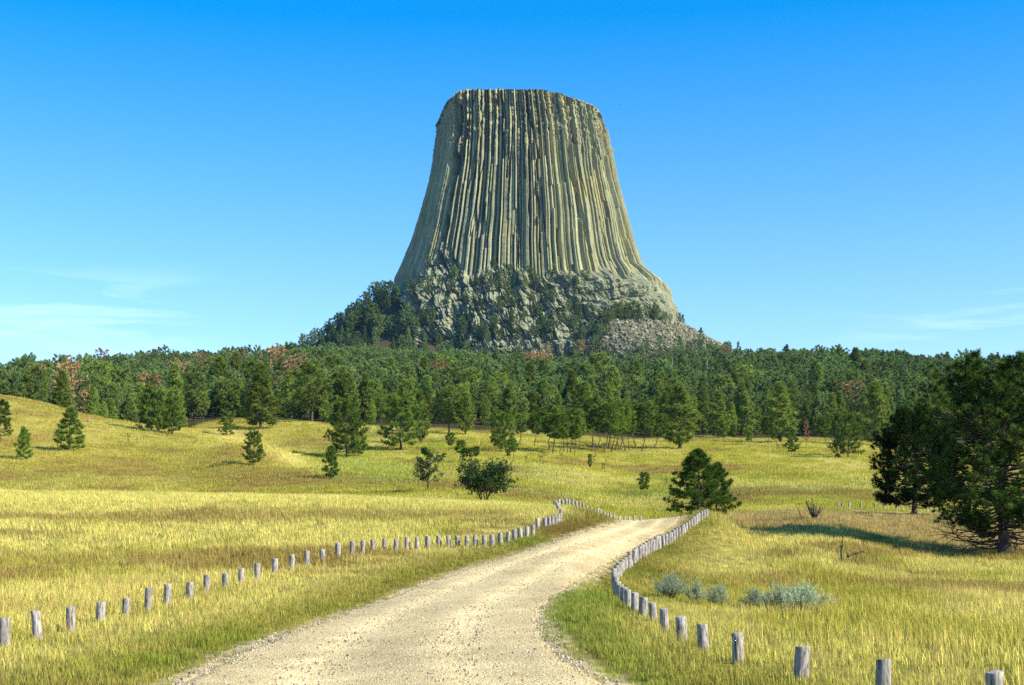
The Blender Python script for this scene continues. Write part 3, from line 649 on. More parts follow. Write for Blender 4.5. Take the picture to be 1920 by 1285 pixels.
# ------------------------------------------------------------------ trees
def pine(seed, H, cb=.12, R=.28, nl=60, prof='cone', tuft=8, tl=.45, tw_=.05, sub=5, col=(.075, .125, .022), tr=None, lean=0.02, up=.5, ragged=.3, twigs=False, bark=None, dead=0, spread=.8, trunk_n=8, limb_n=4, col2=None, gaps=None):
    r = np.random.default_rng(seed); tr = tr or H * .016; B = Buf(); C = Buf(); col = np.array(col); col2 = np.array(col2) if col2 is not None else col * np.array((1.25, 1.2, .9))
    zz = np.linspace(-.03 * H, H * .96, 9); off = np.cumsum(r.normal(0, lean * H * .25, (9, 2)), 0); off[0] = off[1] = 0
    tp = np.column_stack([off, zz]); rad = tr * (1 - .9 * np.linspace(0, 1, 9) ** 1.1); rad[0] *= 1.45; rad[1] *= 1.1
    tube(B, tp, rad, trunk_n)
    cens = []; dirs = []; ga = r.uniform(0, 6.28)
    lob = r.uniform(0, 6.28, 3)
    for i in range(nl + dead):
        isdead = i >= nl
        t = (cb + (1 - cb) * ((i + .5) / nl) ** 1.0 * .985) if not isdead else cb * r.uniform(.35, 1.25)
        az = ga + i * 2.39996 + r.normal(0, .35)
        u = (t - cb) / (1 - cb) if not isdead else 0
        if prof == 'cone': L = (1 - u) ** .75 * (.35 + .65 * sstep(-.05, .16, u))
        elif prof == 'round': L = math.sqrt(max(0.02, 1 - (abs(u - .38) / .66) ** 2.2))
        elif prof == 'fan': L = (.72 + .28 * sstep(0, .2, u)) * math.sqrt(max(.03, 1 - (max(0, u - .28) / .76) ** 2))
        elif prof == 'oval': L = math.sqrt(max(.03, 1 - (abs(u - .5) / .54) ** 2))
        elif prof == 'flat': L = .5 + .5 * u if u < .8 else (1 - u) * 3.8 + .2
        else: L = 1
        L *= R * H * (1 + ragged * (.6 * math.sin(az * 2 + lob[0] + 5 * t) + .4 * math.sin(az * 3 + lob[1] - 9 * t)) * .6) * r.uniform(1 - ragged, 1.08)
        if isdead: L = R * H * r.uniform(.35, .8)
        el0 = (up * (u - .25) + r.normal(0, .12)) if not isdead else -.12 + r.normal(0, .15)
        z0 = t * H; p0 = np.array([np.interp(z0, zz, tp[:, 0]), np.interp(z0, zz, tp[:, 1]), z0])
        n_ = 6; s = np.linspace(0, 1, n_); bend = (.35 if not isdead else .1) * L
        hx, hy = math.cos(az), math.sin(az)
        pts = p0 + np.outer(s * L * math.cos(el0), [hx, hy, 0]) + np.outer(s * L * math.sin(el0) + bend * s ** 2.2 * .7 - .05 * L * np.sin(s * 3.1), [0, 0, 1]) + np.cumsum(r.normal(0, .02 * L, (n_, 3)), 0) * (s > 0)[:, None]
        r0 = max(.012, tr * .36 * (L / (R * H)) * (1 - .5 * t)); tube(B, pts, r0 * (1 - .85 * s) + .003 * H / 12, limb_n)
        if isdead:
            for q in range(5):
                sp = r.uniform(.3, 1); b0 = np.array([np.interp(sp, s, pts[:, k_]) for k_ in range(3)]); dv_ = np.array([hx, hy, 0]) * .6 + r.normal(0, .6, 3); tube(B, [b0, b0 + dv_ * L * .16, b0 + dv_ * L * .3 + [0, 0, -.03 * L]], [r0 * .4, r0 * .25, r0 * .12], 3)
            continue
        for q in range(sub):
            sp = r.uniform(.42, 1.0) ** .8; b0 = np.array([np.interp(sp, s, pts[:, k_]) for k_ in range(3)])
            sd_ = r.choice([-1, 1]); aa = az + sd_ * r.uniform(.4, 1.1); ll = L * r.uniform(.14, .34) * (1.15 - .5 * sp) if sp < .97 else L * .08
            e_ = r.uniform(-.1, .55); dv_ = np.array([math.cos(aa) * math.cos(e_), math.sin(aa) * math.cos(e_), math.sin(e_)])
            b1 = b0 + dv_ * ll
            if twigs: tube(B, [b0, (b0 + b1) / 2 + r.normal(0, .02 * L, 3), b1], [r0 * .35, r0 * .22, r0 * .12], 3)
            m_ = 2 if q % 2 else 3
            for w_ in np.linspace(.45, 1, m_): cens.append(b0 + (b1 - b0) * w_ + r.normal(0, .05 * L, 3)); dirs.append(dv_ * .5 + [0, 0, .55])
        cens.append(pts[-1]); dirs.append(np.array([hx, hy, .6]))
    for q in range(6): cens.append(np.array([tp[-1, 0], tp[-1, 1], H * (.93 + .012 * q)]) + r.normal(0, .006 * H, 3)); dirs.append(np.array([0, 0, 1.]))
    cens = np.array(cens); dirs = np.array(dirs); mx = r.random((len(cens), 1)) ** 1.5; cc = col * (1 - mx) + col2 * mx
    v, f, c = needles(r, cens, dirs, tuft, tl, tw_, spread, cc); C.add(v, f, c)
    return B.mesh('trunk', [bark or M_bark]), C.mesh('crown', [M_needle]), H
def leafy(seed, H, stems=1, R=.42, leaf=.16, col=(.06, .115, .02), nl=26, per=16, el=.75, cb=.25, open_=.35, base_spread=.1, prof='oval', lt=.55):
    r = np.random.default_rng(seed); B = Buf(); cens = []; dirs = []
    for sidx in range(stems):
        a0 = sidx * 6.283 / max(stems, 1) + r.normal(0, .3); sp = base_spread * H if stems > 1 else 0; hh = H * (1 if stems == 1 else r.uniform(.75, .95))
        top = np.array([math.cos(a0), math.sin(a0), 0]) * (R * H * .45 if stems > 1 else .02 * H) + [0, 0, hh * .9]
        b0 = np.array([math.cos(a0), math.sin(a0), 0]) * sp * .3; s = np.linspace(0, 1, 7)
        pts = b0 * (1 - s)[:, None] + top * (s ** 1.15)[:, None] + np.cumsum(r.normal(0, .012 * H, (7, 3)), 0); pts[:, 2] = s * hh * .9 - .02 * H; pts[0, :2] = b0[:2]
        tr = H * .022 if stems == 1 else H * .014; tube(B, pts, tr * (1 - .85 * s), 6)
        for i in range(nl if stems == 1 else nl // 2):
            t = r.uniform(cb, 1); p0 = np.array([np.interp(t, s, pts[:, k]) for k in range(3)]); az = r.uniform(0, 6.28) if stems == 1 else a0 + r.normal(0, 1.1)
            u = (t - cb) / (1 - cb); L = R * H * math.sqrt(max(.06, 1 - (abs(u - .35) / .75) ** 2)) * r.uniform(.55, 1.1); e_ = el * r.uniform(.5, 1.2) * (.6 + .6 * u)
            q = np.linspace(0, 1, 5); lp = p0 + np.outer(q * L * math.cos(e_), [math.cos(az), math.sin(az), 0]) + np.outer(q * L * math.sin(e_) - .0 * q, [0, 0, 1]) + np.cumsum(r.normal(0, .03 * L, (5, 3)), 0) * (q > 0)[:, None]
            tube(B, lp, tr * .35 * (1 - .85 * q) + .004, 4)
            for w_ in range(5):
                tpos = r.uniform(.35, 1); c0 = np.array([np.interp(tpos, q, lp[:, k]) for k in range(3)]) + r.normal(0, .10 * L, 3); n_ = max(3, int(per * r.uniform(.5, 1.3)))
                cens.append(c0 + r.normal(0, .045 * H * open_ * 2, (n_, 3))); dirs.append(np.tile([math.cos(az) * .3, math.sin(az) * .3, .2], (n_, 1)))
    cens = np.concatenate(cens); cens[:, 2] = np.maximum(cens[:, 2], H * .08); dirs = np.concatenate(dirs); mx = r.random((len(cens), 1)); col = np.array(col); cc = col * (1 - mx) + col * np.array((1.45, 1.35, 1.1)) * mx
    C = Buf(); v, f, c = needles(r, cens, dirs, 2, leaf, leaf * lt, 1.0, cc, .15); C.add(v, f, c)
    return B.mesh('trunk', [M_bark]), C.mesh('crown', [M_leaf]), H
def bare(seed, H, m=M_dead, n=16, R=.35, stems=1, el=.7, th=1.0):
    r = np.random.default_rng(seed); B = Buf()
    for k in range(stems):
        a0 = r.uniform(0, 6.28); hh = H * r.uniform(.7, 1); s = np.linspace(0, 1, 6); out_ = (R * H * .8 if stems > 1 else .03 * H)
        pts = np.outer(s ** 1.2 * out_, [math.cos(a0), math.sin(a0), 0]) + np.outer(s * hh, [0, 0, 1]) + np.cumsum(r.normal(0, .015 * H, (6, 3)), 0) * (s > 0)[:, None]
        tube(B, pts, th * (H * .014 * (1 - .85 * s) + .005), 5)
        for i in range(n):
            t = r.uniform(.25, 1); p0 = np.array([np.interp(t, s, pts[:, q]) for q in range(3)]); az = r.uniform(0, 6.28); L = R * H * r.uniform(.3, 1) * (1.1 - .7 * t); e_ = el * r.uniform(.2, 1.3)
            d_ = np.array([math.cos(az) * math.cos(e_), math.sin(az) * math.cos(e_), math.sin(e_)]); p1 = p0 + d_ * L * .5 + r.normal(0, .05 * L, 3); p2 = p0 + d_ * L + [0, 0, .12 * L]
            tube(B, [p0, p1, p2], [th * H * .006, th * H * .004, th * H * .002], 3)
            for w_ in range(2): q2 = p1 + r.normal(0, .35 * L, 3); tube(B, [p1, q2], [H * .003, H * .0015], 3)
    return B.mesh('branches', [m]), H

PG = (.09, .165, .028); PG2 = (.25, .34, .05)
PROTO = {
 'young': [pine(21 + i, 4.5, .07, .34, 54, 'cone', 13, .34, .05, 6, PG, up=.9, ragged=.42, col2=PG2, tr=.075) for i in range(3)],
 'full': [pine(31 + i, 14, .08, .27, 84, 'cone', 9, .85, .14, 6, (.15, .23, .045), up=.6, ragged=.48, col2=(.36, .42, .07), tr=.24) for i in range(3)],
 'rounded': [pine(41 + i, 11, .12, .38, 70, 'round', 12, .70, .11, 7, (.065, .125, .024), up=.9, ragged=.48, col2=PG2, tr=.22, lean=.03) for i in range(3)],
 'tall': [pine(51 + i, 15, .24, .23, 66, 'oval', 9, .85, .14, 6, (.14, .22, .045), up=.5, ragged=.45, col2=(.32, .39, .07), tr=.25, lean=.03) for i in range(3)],
 'pole': [pine(61 + i, 9, .42, .18, 40, 'oval', 11, .60, .10, 5, PG, up=.8, ragged=.35, col2=PG2, tr=.10, lean=.05, dead=8) for i in range(3)],
 'rust': [pine(71 + i, 13, .25, .24, 46, 'round', 5, .7, .09, 5, (.30, .17, .085), up=.5, ragged=.4, col2=(.42, .27, .14), tr=.2) for i in range(2)],
 'sapling': [leafy(81 + i, 2.0, 1, .36, .11, (.10, .17, .03), 9, 3, .8, .3) for i in range(2)],
}
# low-detail versions for the far hill
FAR = [pine(201 + i, 15, [.08, .2, .14, .3][i % 4], [.28, .34, .27, .32][i % 4], 40, ['cone', 'round', 'cone', 'oval'][i % 4], 13, .80, .24, 4, (.13, .205, .065), up=.5, ragged=.45, col2=(.30, .39, .10), tr=.22, trunk_n=5, limb_n=3, lean=.03, spread=.9) for i in range(6)]
FARRUST = pine(231, 14, .2, .3, 34, 'round', 5, .9, .25, 3, (.36, .23, .10), up=.5, ragged=.4, col2=(.48, .33, .16), tr=.2, trunk_n=5, limb_n=3)
def join_meshes(name, a, b):
    B = Buf(); fs = []
    for me in (a, b):
        v = np.zeros(len(me.vertices) * 3, np.float32); me.vertices.foreach_get('co', v)
        c = np.zeros(len(me.vertices) * 4, np.float32); me.color_attributes['Col'].data.foreach_get('color', c)
        k = me.polygons[0].loop_total; f = np.zeros(len(me.loops), np.int32); me.loops.foreach_get('vertex_index', f)
        B.add(v.reshape(-1, 3), f.reshape(-1, k), c.reshape(-1, 4)[:, :3], 0 if me is a else 1)
    return B.mesh(name, [a.materials[0], b.materials[0]])
def put_tree(name, proto, P, H, label, cat, group=None, wide=1.0, rot=None, sink=.0):
    e = bpy.data.objects.new(name, None); LINK(e); e.empty_display_size = .5
    s = H / proto[2]; e.location = (P[0], P[1], P[2] - sink); e.scale = (s * wide, s * wide, s); e.rotation_euler = (0, 0, rng.uniform(0, 6.28) if rot is None else rot)
    tag(e, label, cat, group)
    for nm, me in (('trunk', proto[0]), ('crown', proto[1])):
        c = bpy.data.objects.new(nm, me); LINK(c); c.parent = e
    return e

# big ponderosas on the right
big = pine(404, 12.4, .17, .46, 180, 'fan', 40, .32, .040, 14, (.018, .043, .009), tr=.36, up=.85, ragged=.32, twigs=True, dead=34, lean=.02, spread=.85, trunk_n=12, limb_n=6, col2=(.135, .215, .034))
P = ray_ground(1882, 1043, 60)
put_tree('ponderosa_pine', big, P, 10.1, 'huge dark pine with bare low limbs at the right edge of the photo', 'pine tree', rot=2.2, wide=1.08)
big2 = pine(407, 9.5, .12, .44, 130, 'fan', 30, .36, .042, 12, (.018, .043, .009), tr=.24, up=.6, ragged=.3, twigs=True, dead=6, spread=.8, col2=(.06, .10, .018), trunk_n=10, limb_n=5)
P = at_dist(1714, 112)
put_tree('ponderosa_pine', big2, P, 7.7, 'dark pine with a straight trunk standing just behind and left of the huge one', 'pine tree', rot=.4)
mid = pine(409, 5.0, .06, .44, 80, 'cone', 22, .26, .03, 9, (.05, .115, .02), tr=.11, up=1.0, ragged=.28, twigs=True, spread=.8, col2=(.12, .19, .03), trunk_n=8, limb_n=4)
P = at_dist(1310, 91)
put_tree('pine_tree', mid, P + [0, 0, -.1], 4.1, 'bushy young pine behind the top end of the right post row', 'pine tree', wide=1.25, rot=1.0)
P = at_dist(1343, 94)
put_tree('pine_tree', pine(411, 3.6, .04, .46, 50, 'cone', 16, .28, .028, 7, (.04, .095, .015), tr=.07, up=1.0, ragged=.25, twigs=True, col2=(.12, .20, .03)), P, 3.3, 'shorter bushy pine leaning against the right side of the bushy young pine', 'pine tree')

# broad-leaved trees in the middle meadow
P = ray_ground(802, 923, 140)
oak = leafy(501, 5.2, 1, .46, .26, (.045, .085, .015), 30, 9, .75, .22, .28)
put_tree('oak_tree', oak, P, 80 * P[1] / F, 'small open-branched dark green tree left of the round bush in mid meadow', 'tree', rot=1)
P = at_dist(908, 142)
bush = leafy(503, 4.6, 8, .62, .24, (.04, .085, .014), 30, 8, .85, .38, .42, base_spread=.12)
put_tree('multi_stem_tree', bush, P, 4.4, 'wide many-stemmed dark tree behind the ridge of yellow grass', 'tree', rot=.3)

MID = [  # x, base row, height px, kind, width factor, label, group
 (45,862,60,'young',1.0,'young cone-shaped pine low on the left hillside by the photo edge'),
 (131,846,80,'young',1.2,'two-tiered pine on the left hillside right of the small cone-shaped one'),
 (107,846,42,'sapling',.8,'small leafy tree hugging the left foot of the two-tiered pine'),
 (2,828,74,'pole',1.3,'thin pine cut by the left photo edge, halfway up the hill'),
 (14,818,34,'young',.9,'little pine beside the cut thin pine at the left edge'),
 (32,785,14,'sapling',1,'tiny green sprout tree above the little pine at the left edge'),
 (66,747,16,'sapling',1.2,'lone round sapling on the crest of the left hill'),
 (129,756,22,'sapling',1.4,'small flat-topped tree on the shoulder of the left hill'),
 (284,810,74,'rounded',.85,'left pine of the tight clump on the left hill spur'),
 (296,812,78,'rounded',.8,'middle pine of the tight clump on the left hill spur'),
 (322,815,64,'rounded',1.0,'right pine of the tight clump on the left hill spur'),
 (240,832,20,'sapling',.8,'spindly sapling left below the tight clump of pines'),
 (368,834,12,'sapling',1,'tiny sapling right below the tight clump of pines'),
 (425,817,42,'rounded',1.0,'small broad pine alone between the clump and the forest edge tree'),
 (474,873,58,'rounded',.95,'low spreading pine on the golden slope under the forest edge'),
 (490,860,26,'young',1,'short pine touching the right side of the low spreading pine'),
 (620,897,60,'young',1.05,'dense cone-shaped pine at the foot of the left hill'),
 (412,781,110,'full',1.1,'tall dark pine at the forest edge above the small broad pine'),
 (489,805,120,'full',1.35,'broad full pine standing in front of the forest edge, left of centre'),
 (585,792,108,'tall',1.3,'open-crowned pine with a pale straight trunk at the forest edge'),
 (545,796,16,'sapling',1,'tiny sapling on the pale grass left of the pale-trunk pine'),
 (597,818,14,'sapling',1,'tiny sapling right of and below the pale-trunk pine'),
 (640,790,100,'full',1.0,'dark pine at the forest edge right of the pale-trunk pine'),
 (650,858,96,'rounded',1.05,'large bushy pine in the meadow left of the dark spreading one'),
 (672,856,60,'rounded',.8,'smaller pine tucked against the large bushy pine'),
 (752,844,94,'rounded',1.2,'dark spreading pine with visible limbs in the upper meadow'),
 (788,832,100,'full',.9,'light green upright pine right behind the dark spreading pine'),
 (693,811,38,'pole',1.3,'slender small pine between the bushy and the spreading pine'),
 (842,813,84,'tall',1.1,'slim dark pine at the meadow top, left of the stout one'),
 (873,815,78,'full',1.1,'stout pine with a thick trunk at the meadow top'),
 (843,849,36,'pole',1.4,'small lollipop pine left of the four saplings'),
 (862,866,38,'pole',1.6,'leftmost and tallest of the four small meadow pines'),
 (872,867,26,'pole',1.5,'second of the four small meadow pines'),
 (882,867,26,'pole',1.4,'third of the four small meadow pines'),
 (892,866,28,'pole',1.4,'rightmost of the four small meadow pines'),
 (934,843,66,'rounded',.7,'left pine of the pair under the rust-coloured tree'),
 (948,848,68,'rounded',.8,'right pine of the pair under the rust-coloured tree'),
 (960,840,52,'rust',.6,'small rust-coloured tree behind the pine pair'),
 (962,864,40,'pole',1.4,'small pine in front of the pine pair'),
 (953,863,20,'pole',1.3,'very small pine left of the small pine in front of the pair'),
 (975,835,56,'pole',1.2,'thin pine between the pair and the grove of poles'),
 (988,869,20,'sapling',.8,'bare-legged sapling under the grove in mid meadow'),
 (1002,838,58,'pole',1.3,'thin pine right of the rust-coloured tree'),
 (1018,870,22,'sapling',1.2,'brownish low sapling under the grove of poles'),
 (1053,867,20,'sapling',.7,'wispy sapling just below the grove of poles'),
 (1115,868,18,'sapling',.8,'wispy sapling below the shaded pole grove'),
 (1105,890,36,'pole',.6,'thin nearly bare sapling in open mid meadow'),
 (1134,888,28,'sapling',.8,'small sapling right of the thin nearly bare one'),
 (1212,938,50,'pole',1.2,'scrawny two-tiered little pine alone in the meadow'),
 (1248,918,22,'sapling',1.0,'faint sapling at the left of the bushy young pine'),
 (1523,954,20,'sapling',1.0,'bright green sapling above the bare shrub'),
 (1275,842,122,'full',1.35,'big full pine with a dark trunk at the centre right forest edge'),
 (1348,822,88,'full',1.15,'dense dark pine right of the big full pine'),
 (1095,818,100,'full',1.1,'tall light green pine above the pole grove'),
 (1227,843,62,'pole',1.6,'dark small-crowned pine beside the big full pine'),
 (1358,838,42,'pole',1.0,'thin pale pine below the dense dark pine'),
 (1373,834,36,'pole',.9,'thinner pale pine right of the thin pale pine'),
 (1405,843,40,'pole',1.0,'single pole-like pine before the right forest edge'),
 (1440,834,50,'pole',1.5,'light green feathery pine before the right forest edge'),
 (1463,830,112,'full',1.3,'tall broad pine in the right forest edge'),
 (1485,849,44,'young',1.1,'small neat pine in front of the tall broad one'),
 (1457,847,20,'sapling',.7,'bare sapling left of the small neat pine'),
 (1512,838,48,'rust',.55,'small reddish pine in the right forest edge'),
 (1552,842,58,'pole',1.4,'slim pine between the reddish pine and the double pine'),
 (1570,854,72,'rounded',.55,'left trunk of the double pine before the right forest'),
 (1590,859,76,'rounded',.85,'right and larger trunk of the double pine before the right forest'),
 (1643,836,118,'full',1.2,'tall yellow-green pine left of the huge dark pine'),
]
for (x, y, h, kind, wd, lab) in MID:
    P = ray_ground(x, y, 150); ar = PROTO[kind]; pr = ar[int(rng.integers(len(ar)))]
    nm = {'sapling': 'sapling', 'rust': 'dying_pine'}.get(kind, 'pine_tree')
    put_tree(nm, pr, P, h * P[1] / F, lab, 'sapling' if kind == 'sapling' else 'pine tree', wide=wd, sink=.05)
# the pole groves
for gname, xs, ys, hs in (('slim pines of the grove above the meadow centre', [1030,1037,1050,1057,1064,1070,1078,1086], 855, (66, 84)), ('slim pines of the shaded grove right of centre', [1112,1122,1133,1141,1147,1155,1160,1164,1172,1180,1192,1204], 850, (70, 92))):
    for k, x in enumerate(xs):
        P = ray_ground(x, ys - rng.uniform(0, 9), 150)
        put_tree('pine_tree', PROTO['pole'][k % 3], P, rng.uniform(*hs) * P[1] / F, 'slim bare-legged pine in the ' + ('left open grove above the meadow centre' if k >= 0 and ys == 855 else 'shaded grove left of the big full pine'), 'pine tree', gname, wide=rng.uniform(1.0, 1.5))

# bare wood
def put_bare(name, me, P, label, cat, rot=(0, 0, 0), sc=1.0):
    o = make_obj(name, me); o.location = P; o.rotation_euler = rot; o.scale = (sc,) * 3; tag(o, label, cat); return o
P = ray_ground(1527, 978, 60); put_bare('bare_shrub', bare(601, 1.35, M_char, 5, .60, 11, .9, 2.0)[0], P, 'leafless dark shrub on the right crest under the green sapling', 'shrub')
P = ray_ground(1507, 976, 60); put_bare('bare_branch', bare(602, 1.2, M_char, 5, .2, 1, .7, 1.8)[0], P, 'single leafless stick left of the dark shrub', 'branch', (0, -.5, 0))
P = ray_ground(1577, 1058, 40); put_bare('dead_branch', bare(603, 1.7, M_char, 8, .22, 1, .7, 2.0)[0], P, 'upright dead branch above the yellow grass', 'branch', (0, .08, .3))
P = ray_ground(1590, 1059, 40); put_bare('fallen_branch', bare(604, 1.3, M_char, 9, .25, 1, .7, 3.0)[0], P + [0, 0, .38], 'fallen dark branch lying at the foot of the upright one', 'branch', (0, 1.35, .3))
P = ray_ground(898, 840, 150); put_bare('dead_sapling', bare(605, 2.6, M_char, 10, .3, 1)[0], P, 'leaning leafless sapling above the four small pines', 'dead tree', (0, .35, 0))

# ------------------------------------------------------------------ forest
taken = []
def forest_points():
    pts = []; r = np.random.default_rng(77)
    # rows by distance: spacing grows with distance
    d = 352.0
    while d < 1500:
        step = 5.9 + (d - 352) * .0033; n_ = int(2 * .50 * d / (step * .98)); 
        X = np.linspace(-.47 * d, .47 * d, n_) + r.normal(0, step * .34, n_); Y = d + r.normal(0, step * .38, n_); pts.append(np.stack([X, Y], 1)); d += step
    P = np.concatenate(pts); rr_ = np.hypot(P[:, 0], P[:, 1]); xi = 960 + F * P[:, 0] / P[:, 1]
    k = P[:, 1] > forest_edge(xi) + 8 + 34 * fbm(P[:, 0] / 20, P[:, 1] / 20, 2, 2)
    dx = P[:, 0] - TC[0]; dy = P[:, 1] - TC[1]; ph = np.arctan2(dx, -dy); rho = np.hypot(dx / 146, dy / 105)
    k &= rho > 1.03
    tal = (rho < 1.56 + .1 * fbm(P[:, 0] / 14, P[:, 1] / 14, 4, 2)) & (ph > .42); k &= ~(tal & (r.random(len(P)) > .012))
    k &= ~((np.abs(ph) <= .42) & (rho < 1.25) & (r.random(len(P)) < .5))
    P = P[k]; r.shuffle(P)
    return P
FP = forest_points(); FZ = height(FP[:, 0], FP[:, 1])
# keep only what can show from the camera: crown top above the line of sight over nearer crowns
ximg = 960 + F * FP[:, 0] / FP[:, 1]; order = np.argsort(FP[:, 1]); Hs = (9.5 + 9 * rng.random(len(FP)) ** 1.3) * np.where(rng.random(len(FP)) < .14, rng.uniform(1.1, 1.28, len(FP)), 1) * (1 + .12 * fbm(FP[:, 0] / 40, FP[:, 1] / 40, 6, 2))
Hs *= np.interp(FP[:, 1], [350, 430, 520, 1000], [.66, .76, .86, .84])
topy = YH - (FZ + Hs - EYE) * F / FP[:, 1]; 
vis = np.zeros(len(FP), float); horizon = np.full(400, 2000.0); 
for k in order:
    b = int(np.clip((ximg[k] + 500) / 2900 * 400, 2, 397)); hw_ = max(1, int(3.4 / FP[k, 1] * F / 7.25))
    sl_ = slice(max(0, b - hw_), b + hw_ + 1); vis[k] = np.mean(horizon[sl_]) - topy[k]
    horizon[sl_] = np.minimum(horizon[sl_], topy[k] + (Hs[k] * .25) * F / FP[k, 1])
keep = vis > -14
FP, FZ, Hs, ximg, topy, vis = FP[keep], FZ[keep], Hs[keep], ximg[keep], topy[keep], vis[keep]
rust_img = sorted([(115,692,26),(82,712,22),(370,692,26),(332,708,20),(450,686,20),(518,680,24),(562,690,26),(1020,668,34),(996,684,22),(1096,660,30),(820,716,26),(1365,672,28),(1598,744,32),(134,718,18),(181,668,14),(280,738,22),(560,706,18),(905,642,24),(1010,690,20)])
inframe = (ximg > -20) & (ximg < 1940)
size = np.clip(vis, 0, Hs * F / FP[:, 1]) * (F / FP[:, 1]) * inframe
ordr = np.argsort(-size); nind = 150
ind = ordr[:nind]; rest = ordr[nind:]
def where(x):
    for lim, s in ((260, 'beyond the left hill'), (560, 'behind the broad full pine on the left'), (900, 'behind the bushy and spreading meadow pines'), (1220, 'behind the two pole groves'), (1500, 'behind the big full pine'), (1700, 'left of the huge dark pine'), (5000, 'behind the huge dark pine')):
        if x < lim: return s
for q in ind:
    ar = PROTO['full'] if rng.random() < .62 else PROTO['tall']; pr = ar[int(rng.integers(3))]
    lab = 'green pine in the forest front, ' + where(ximg[q])
    put_tree('forest_pine', pr, (FP[q, 0], FP[q, 1], FZ[q]), Hs[q], lab, 'pine tree', 'forest pines ' + where(ximg[q]), wide=rng.uniform(.85, 1.15), sink=.2)
used = np.zeros(len(FP)); used[ind] = 1
for k, (x, y, h) in enumerate(rust_img):
    cost = np.abs(ximg - x) + 1.3 * np.abs(topy - (y - h * .5)) + 5 * np.clip(13 - vis, 0, 30) + 1e4 * used; q = int(np.argmin(cost)); used[q] = 1
    Pq = (FP[q, 0], FP[q, 1], FZ[q])
    put_tree('dying_pine', FARRUST, Pq, Hs[q] + 3.0, ordinal(k + 1) + ' rust-brown dying pine from the left along the forest hill', 'pine tree', 'rust-brown dying pines in the forest', wide=1.15)
snag = bare(606, 15, M_dead, 30, .14, 1, .1)[0]
SNAGS = [(1326, 725, 62, 'tall bleached snag in the forest under the scree'), (1252, 700, 36, 'short bleached snag in the forest left of the tall one'), (1506, 722, 42, 'thin pale snag in the right forest'), (1640, 715, 40, 'grey snag in the right forest near the rust tree')]
for (x, y, h, lab) in SNAGS:
    cost = np.abs(ximg - x) + 1.3 * np.abs(topy - (y - h * .5)) + 3 * np.clip(8 - vis, 0, 30) + 1e4 * used; q = int(np.argmin(cost)); used[q] = 1; P = np.array((FP[q, 0], FP[q, 1], FZ[q])); put_bare('tree_snag', snag, P, lab, 'dead tree', (0, 0, x), (Hs[q] + 2.5) / 14)

rest = np.array([q for q in rest if not used[q]])
fp = [join_meshes('forest_pine_shape', a, b) for a, b, h in FAR]
cf_ = scatter('forest', fp, np.column_stack([FP[rest], FZ[rest] - .3]), rng.uniform(0, 6.28, len(rest)), np.column_stack([Hs[rest] / 15 * rng.uniform(.72, 1.08, len(rest))] * 2 + [Hs[rest] / 15]), rng.integers(0, 6, len(rest)))
tag(cf_, 'dense pine forest covering the hill below the tower', 'forest', kind='stuff')
print('forest trees', len(rest), 'meadow', len(MID))

# trees standing on the crags and slopes of the tower foot
CR = []
rt = np.random.default_rng(99)
for (x0, x1, y0, y1, n_, a, b) in [(735,850,540,560,7,22,34),(700,745,560,590,7,30,44),(650,720,590,640,12,30,44),(615,660,610,650,8,22,34),(740,830,600,650,9,28,40),(800,860,500,530,5,16,26),(900,1010,505,545,16,16,28),(1010,1150,515,550,12,12,22),(1150,1215,525,560,8,14,24),(870,960,570,645,14,24,38),(980,1140,560,640,26,18,32),(1140,1250,560,605,18,20,34),(1215,1290,585,612,8,14,24),(1222,1245,516,524,4,10,16),(1030,1040,480,520,2,18,24)]:
    for k in range(n_): CR.append((rt.uniform(x0, x1), rt.uniform(y0, y1), rt.uniform(a, b)))
for (x0, x1, y0, y1, n_, a, b) in [(830,1150,520,600,46,11,22),(1150,1270,530,600,12,10,18),(800,1150,600,645,34,14,28),(690,800,560,640,16,20,34)]:
    for k in range(n_): CR.append((rt.uniform(x0, x1), rt.uniform(y0, y1), rt.uniform(a, b)))
CR.append((1314, 650, 36)); 
def crlab(x, y):
    if x > 1300: return 'lone dark pine at the right end of the scree slope'
    if y < 530 and x > 1220: return 'tiny pine on the right shoulder of the rock base'
    if x < 740: return 'pine climbing the left flank of the rock tower'
    if y < 552: return 'small pine on the ledge where the rock columns end'
    return 'pine rooted in the broken crags of the tower foot'
for (x, y, h) in CR:
    Pq = hit(x, y); pr = FAR[int(rt.integers(6))]
    put_tree('crag_pine', pr, Pq, h * Pq[1] / F, crlab(x, y), 'pine tree', None if x > 1300 else crlab(x, y) + 's', wide=rt.uniform(.85, 1.25), sink=.5)

# ------------------------------------------------------------------ scree and rocks
def rock(seed, m=M_boulder, n=1):
    r = np.random.default_rng(seed); import bmesh
    bm = bmesh.new(); bmesh.ops.create_icosphere(bm, subdivisions=2, radius=1); sc = r.uniform(.6, 1.2, 3)
    for v in bm.verts:
        p = np.array(v.co); k = 1 + .28 * float(noise3(p[0] * 1.3 + seed, p[1] * 1.3, p[2] * 1.3)) + .12 * float(noise3(p[0] * 3 + seed, p[1] * 3, p[2] * 3)); q = p * k * sc; q = np.clip(q, -.72 * sc, .72 * sc); v.co = q
    me = bpy.data.meshes.new('boulder'); bm.to_mesh(me); bm.free(); me.materials.append(m); return me
rocks = [rock(s) for s in range(6)]
r = np.random.default_rng(12); ph = r.uniform(.26, 2.3, 11000); rho = r.uniform(.98, 1.7, 11000)
SX = TC[0] + 146 * rho * np.sin(ph); SY = TC[1] - 105 * rho * np.cos(ph); ss = .4 + 2.2 * r.random(11000) ** 4
sc_ob = scatter('boulder_scree', rocks, np.column_stack([SX, SY, height(SX, SY) + .2]), r.uniform(0, 6.28, 11000), ss, r.integers(0, 6, 11000), tilt=r.uniform(-.5, .5, (11000, 2)))
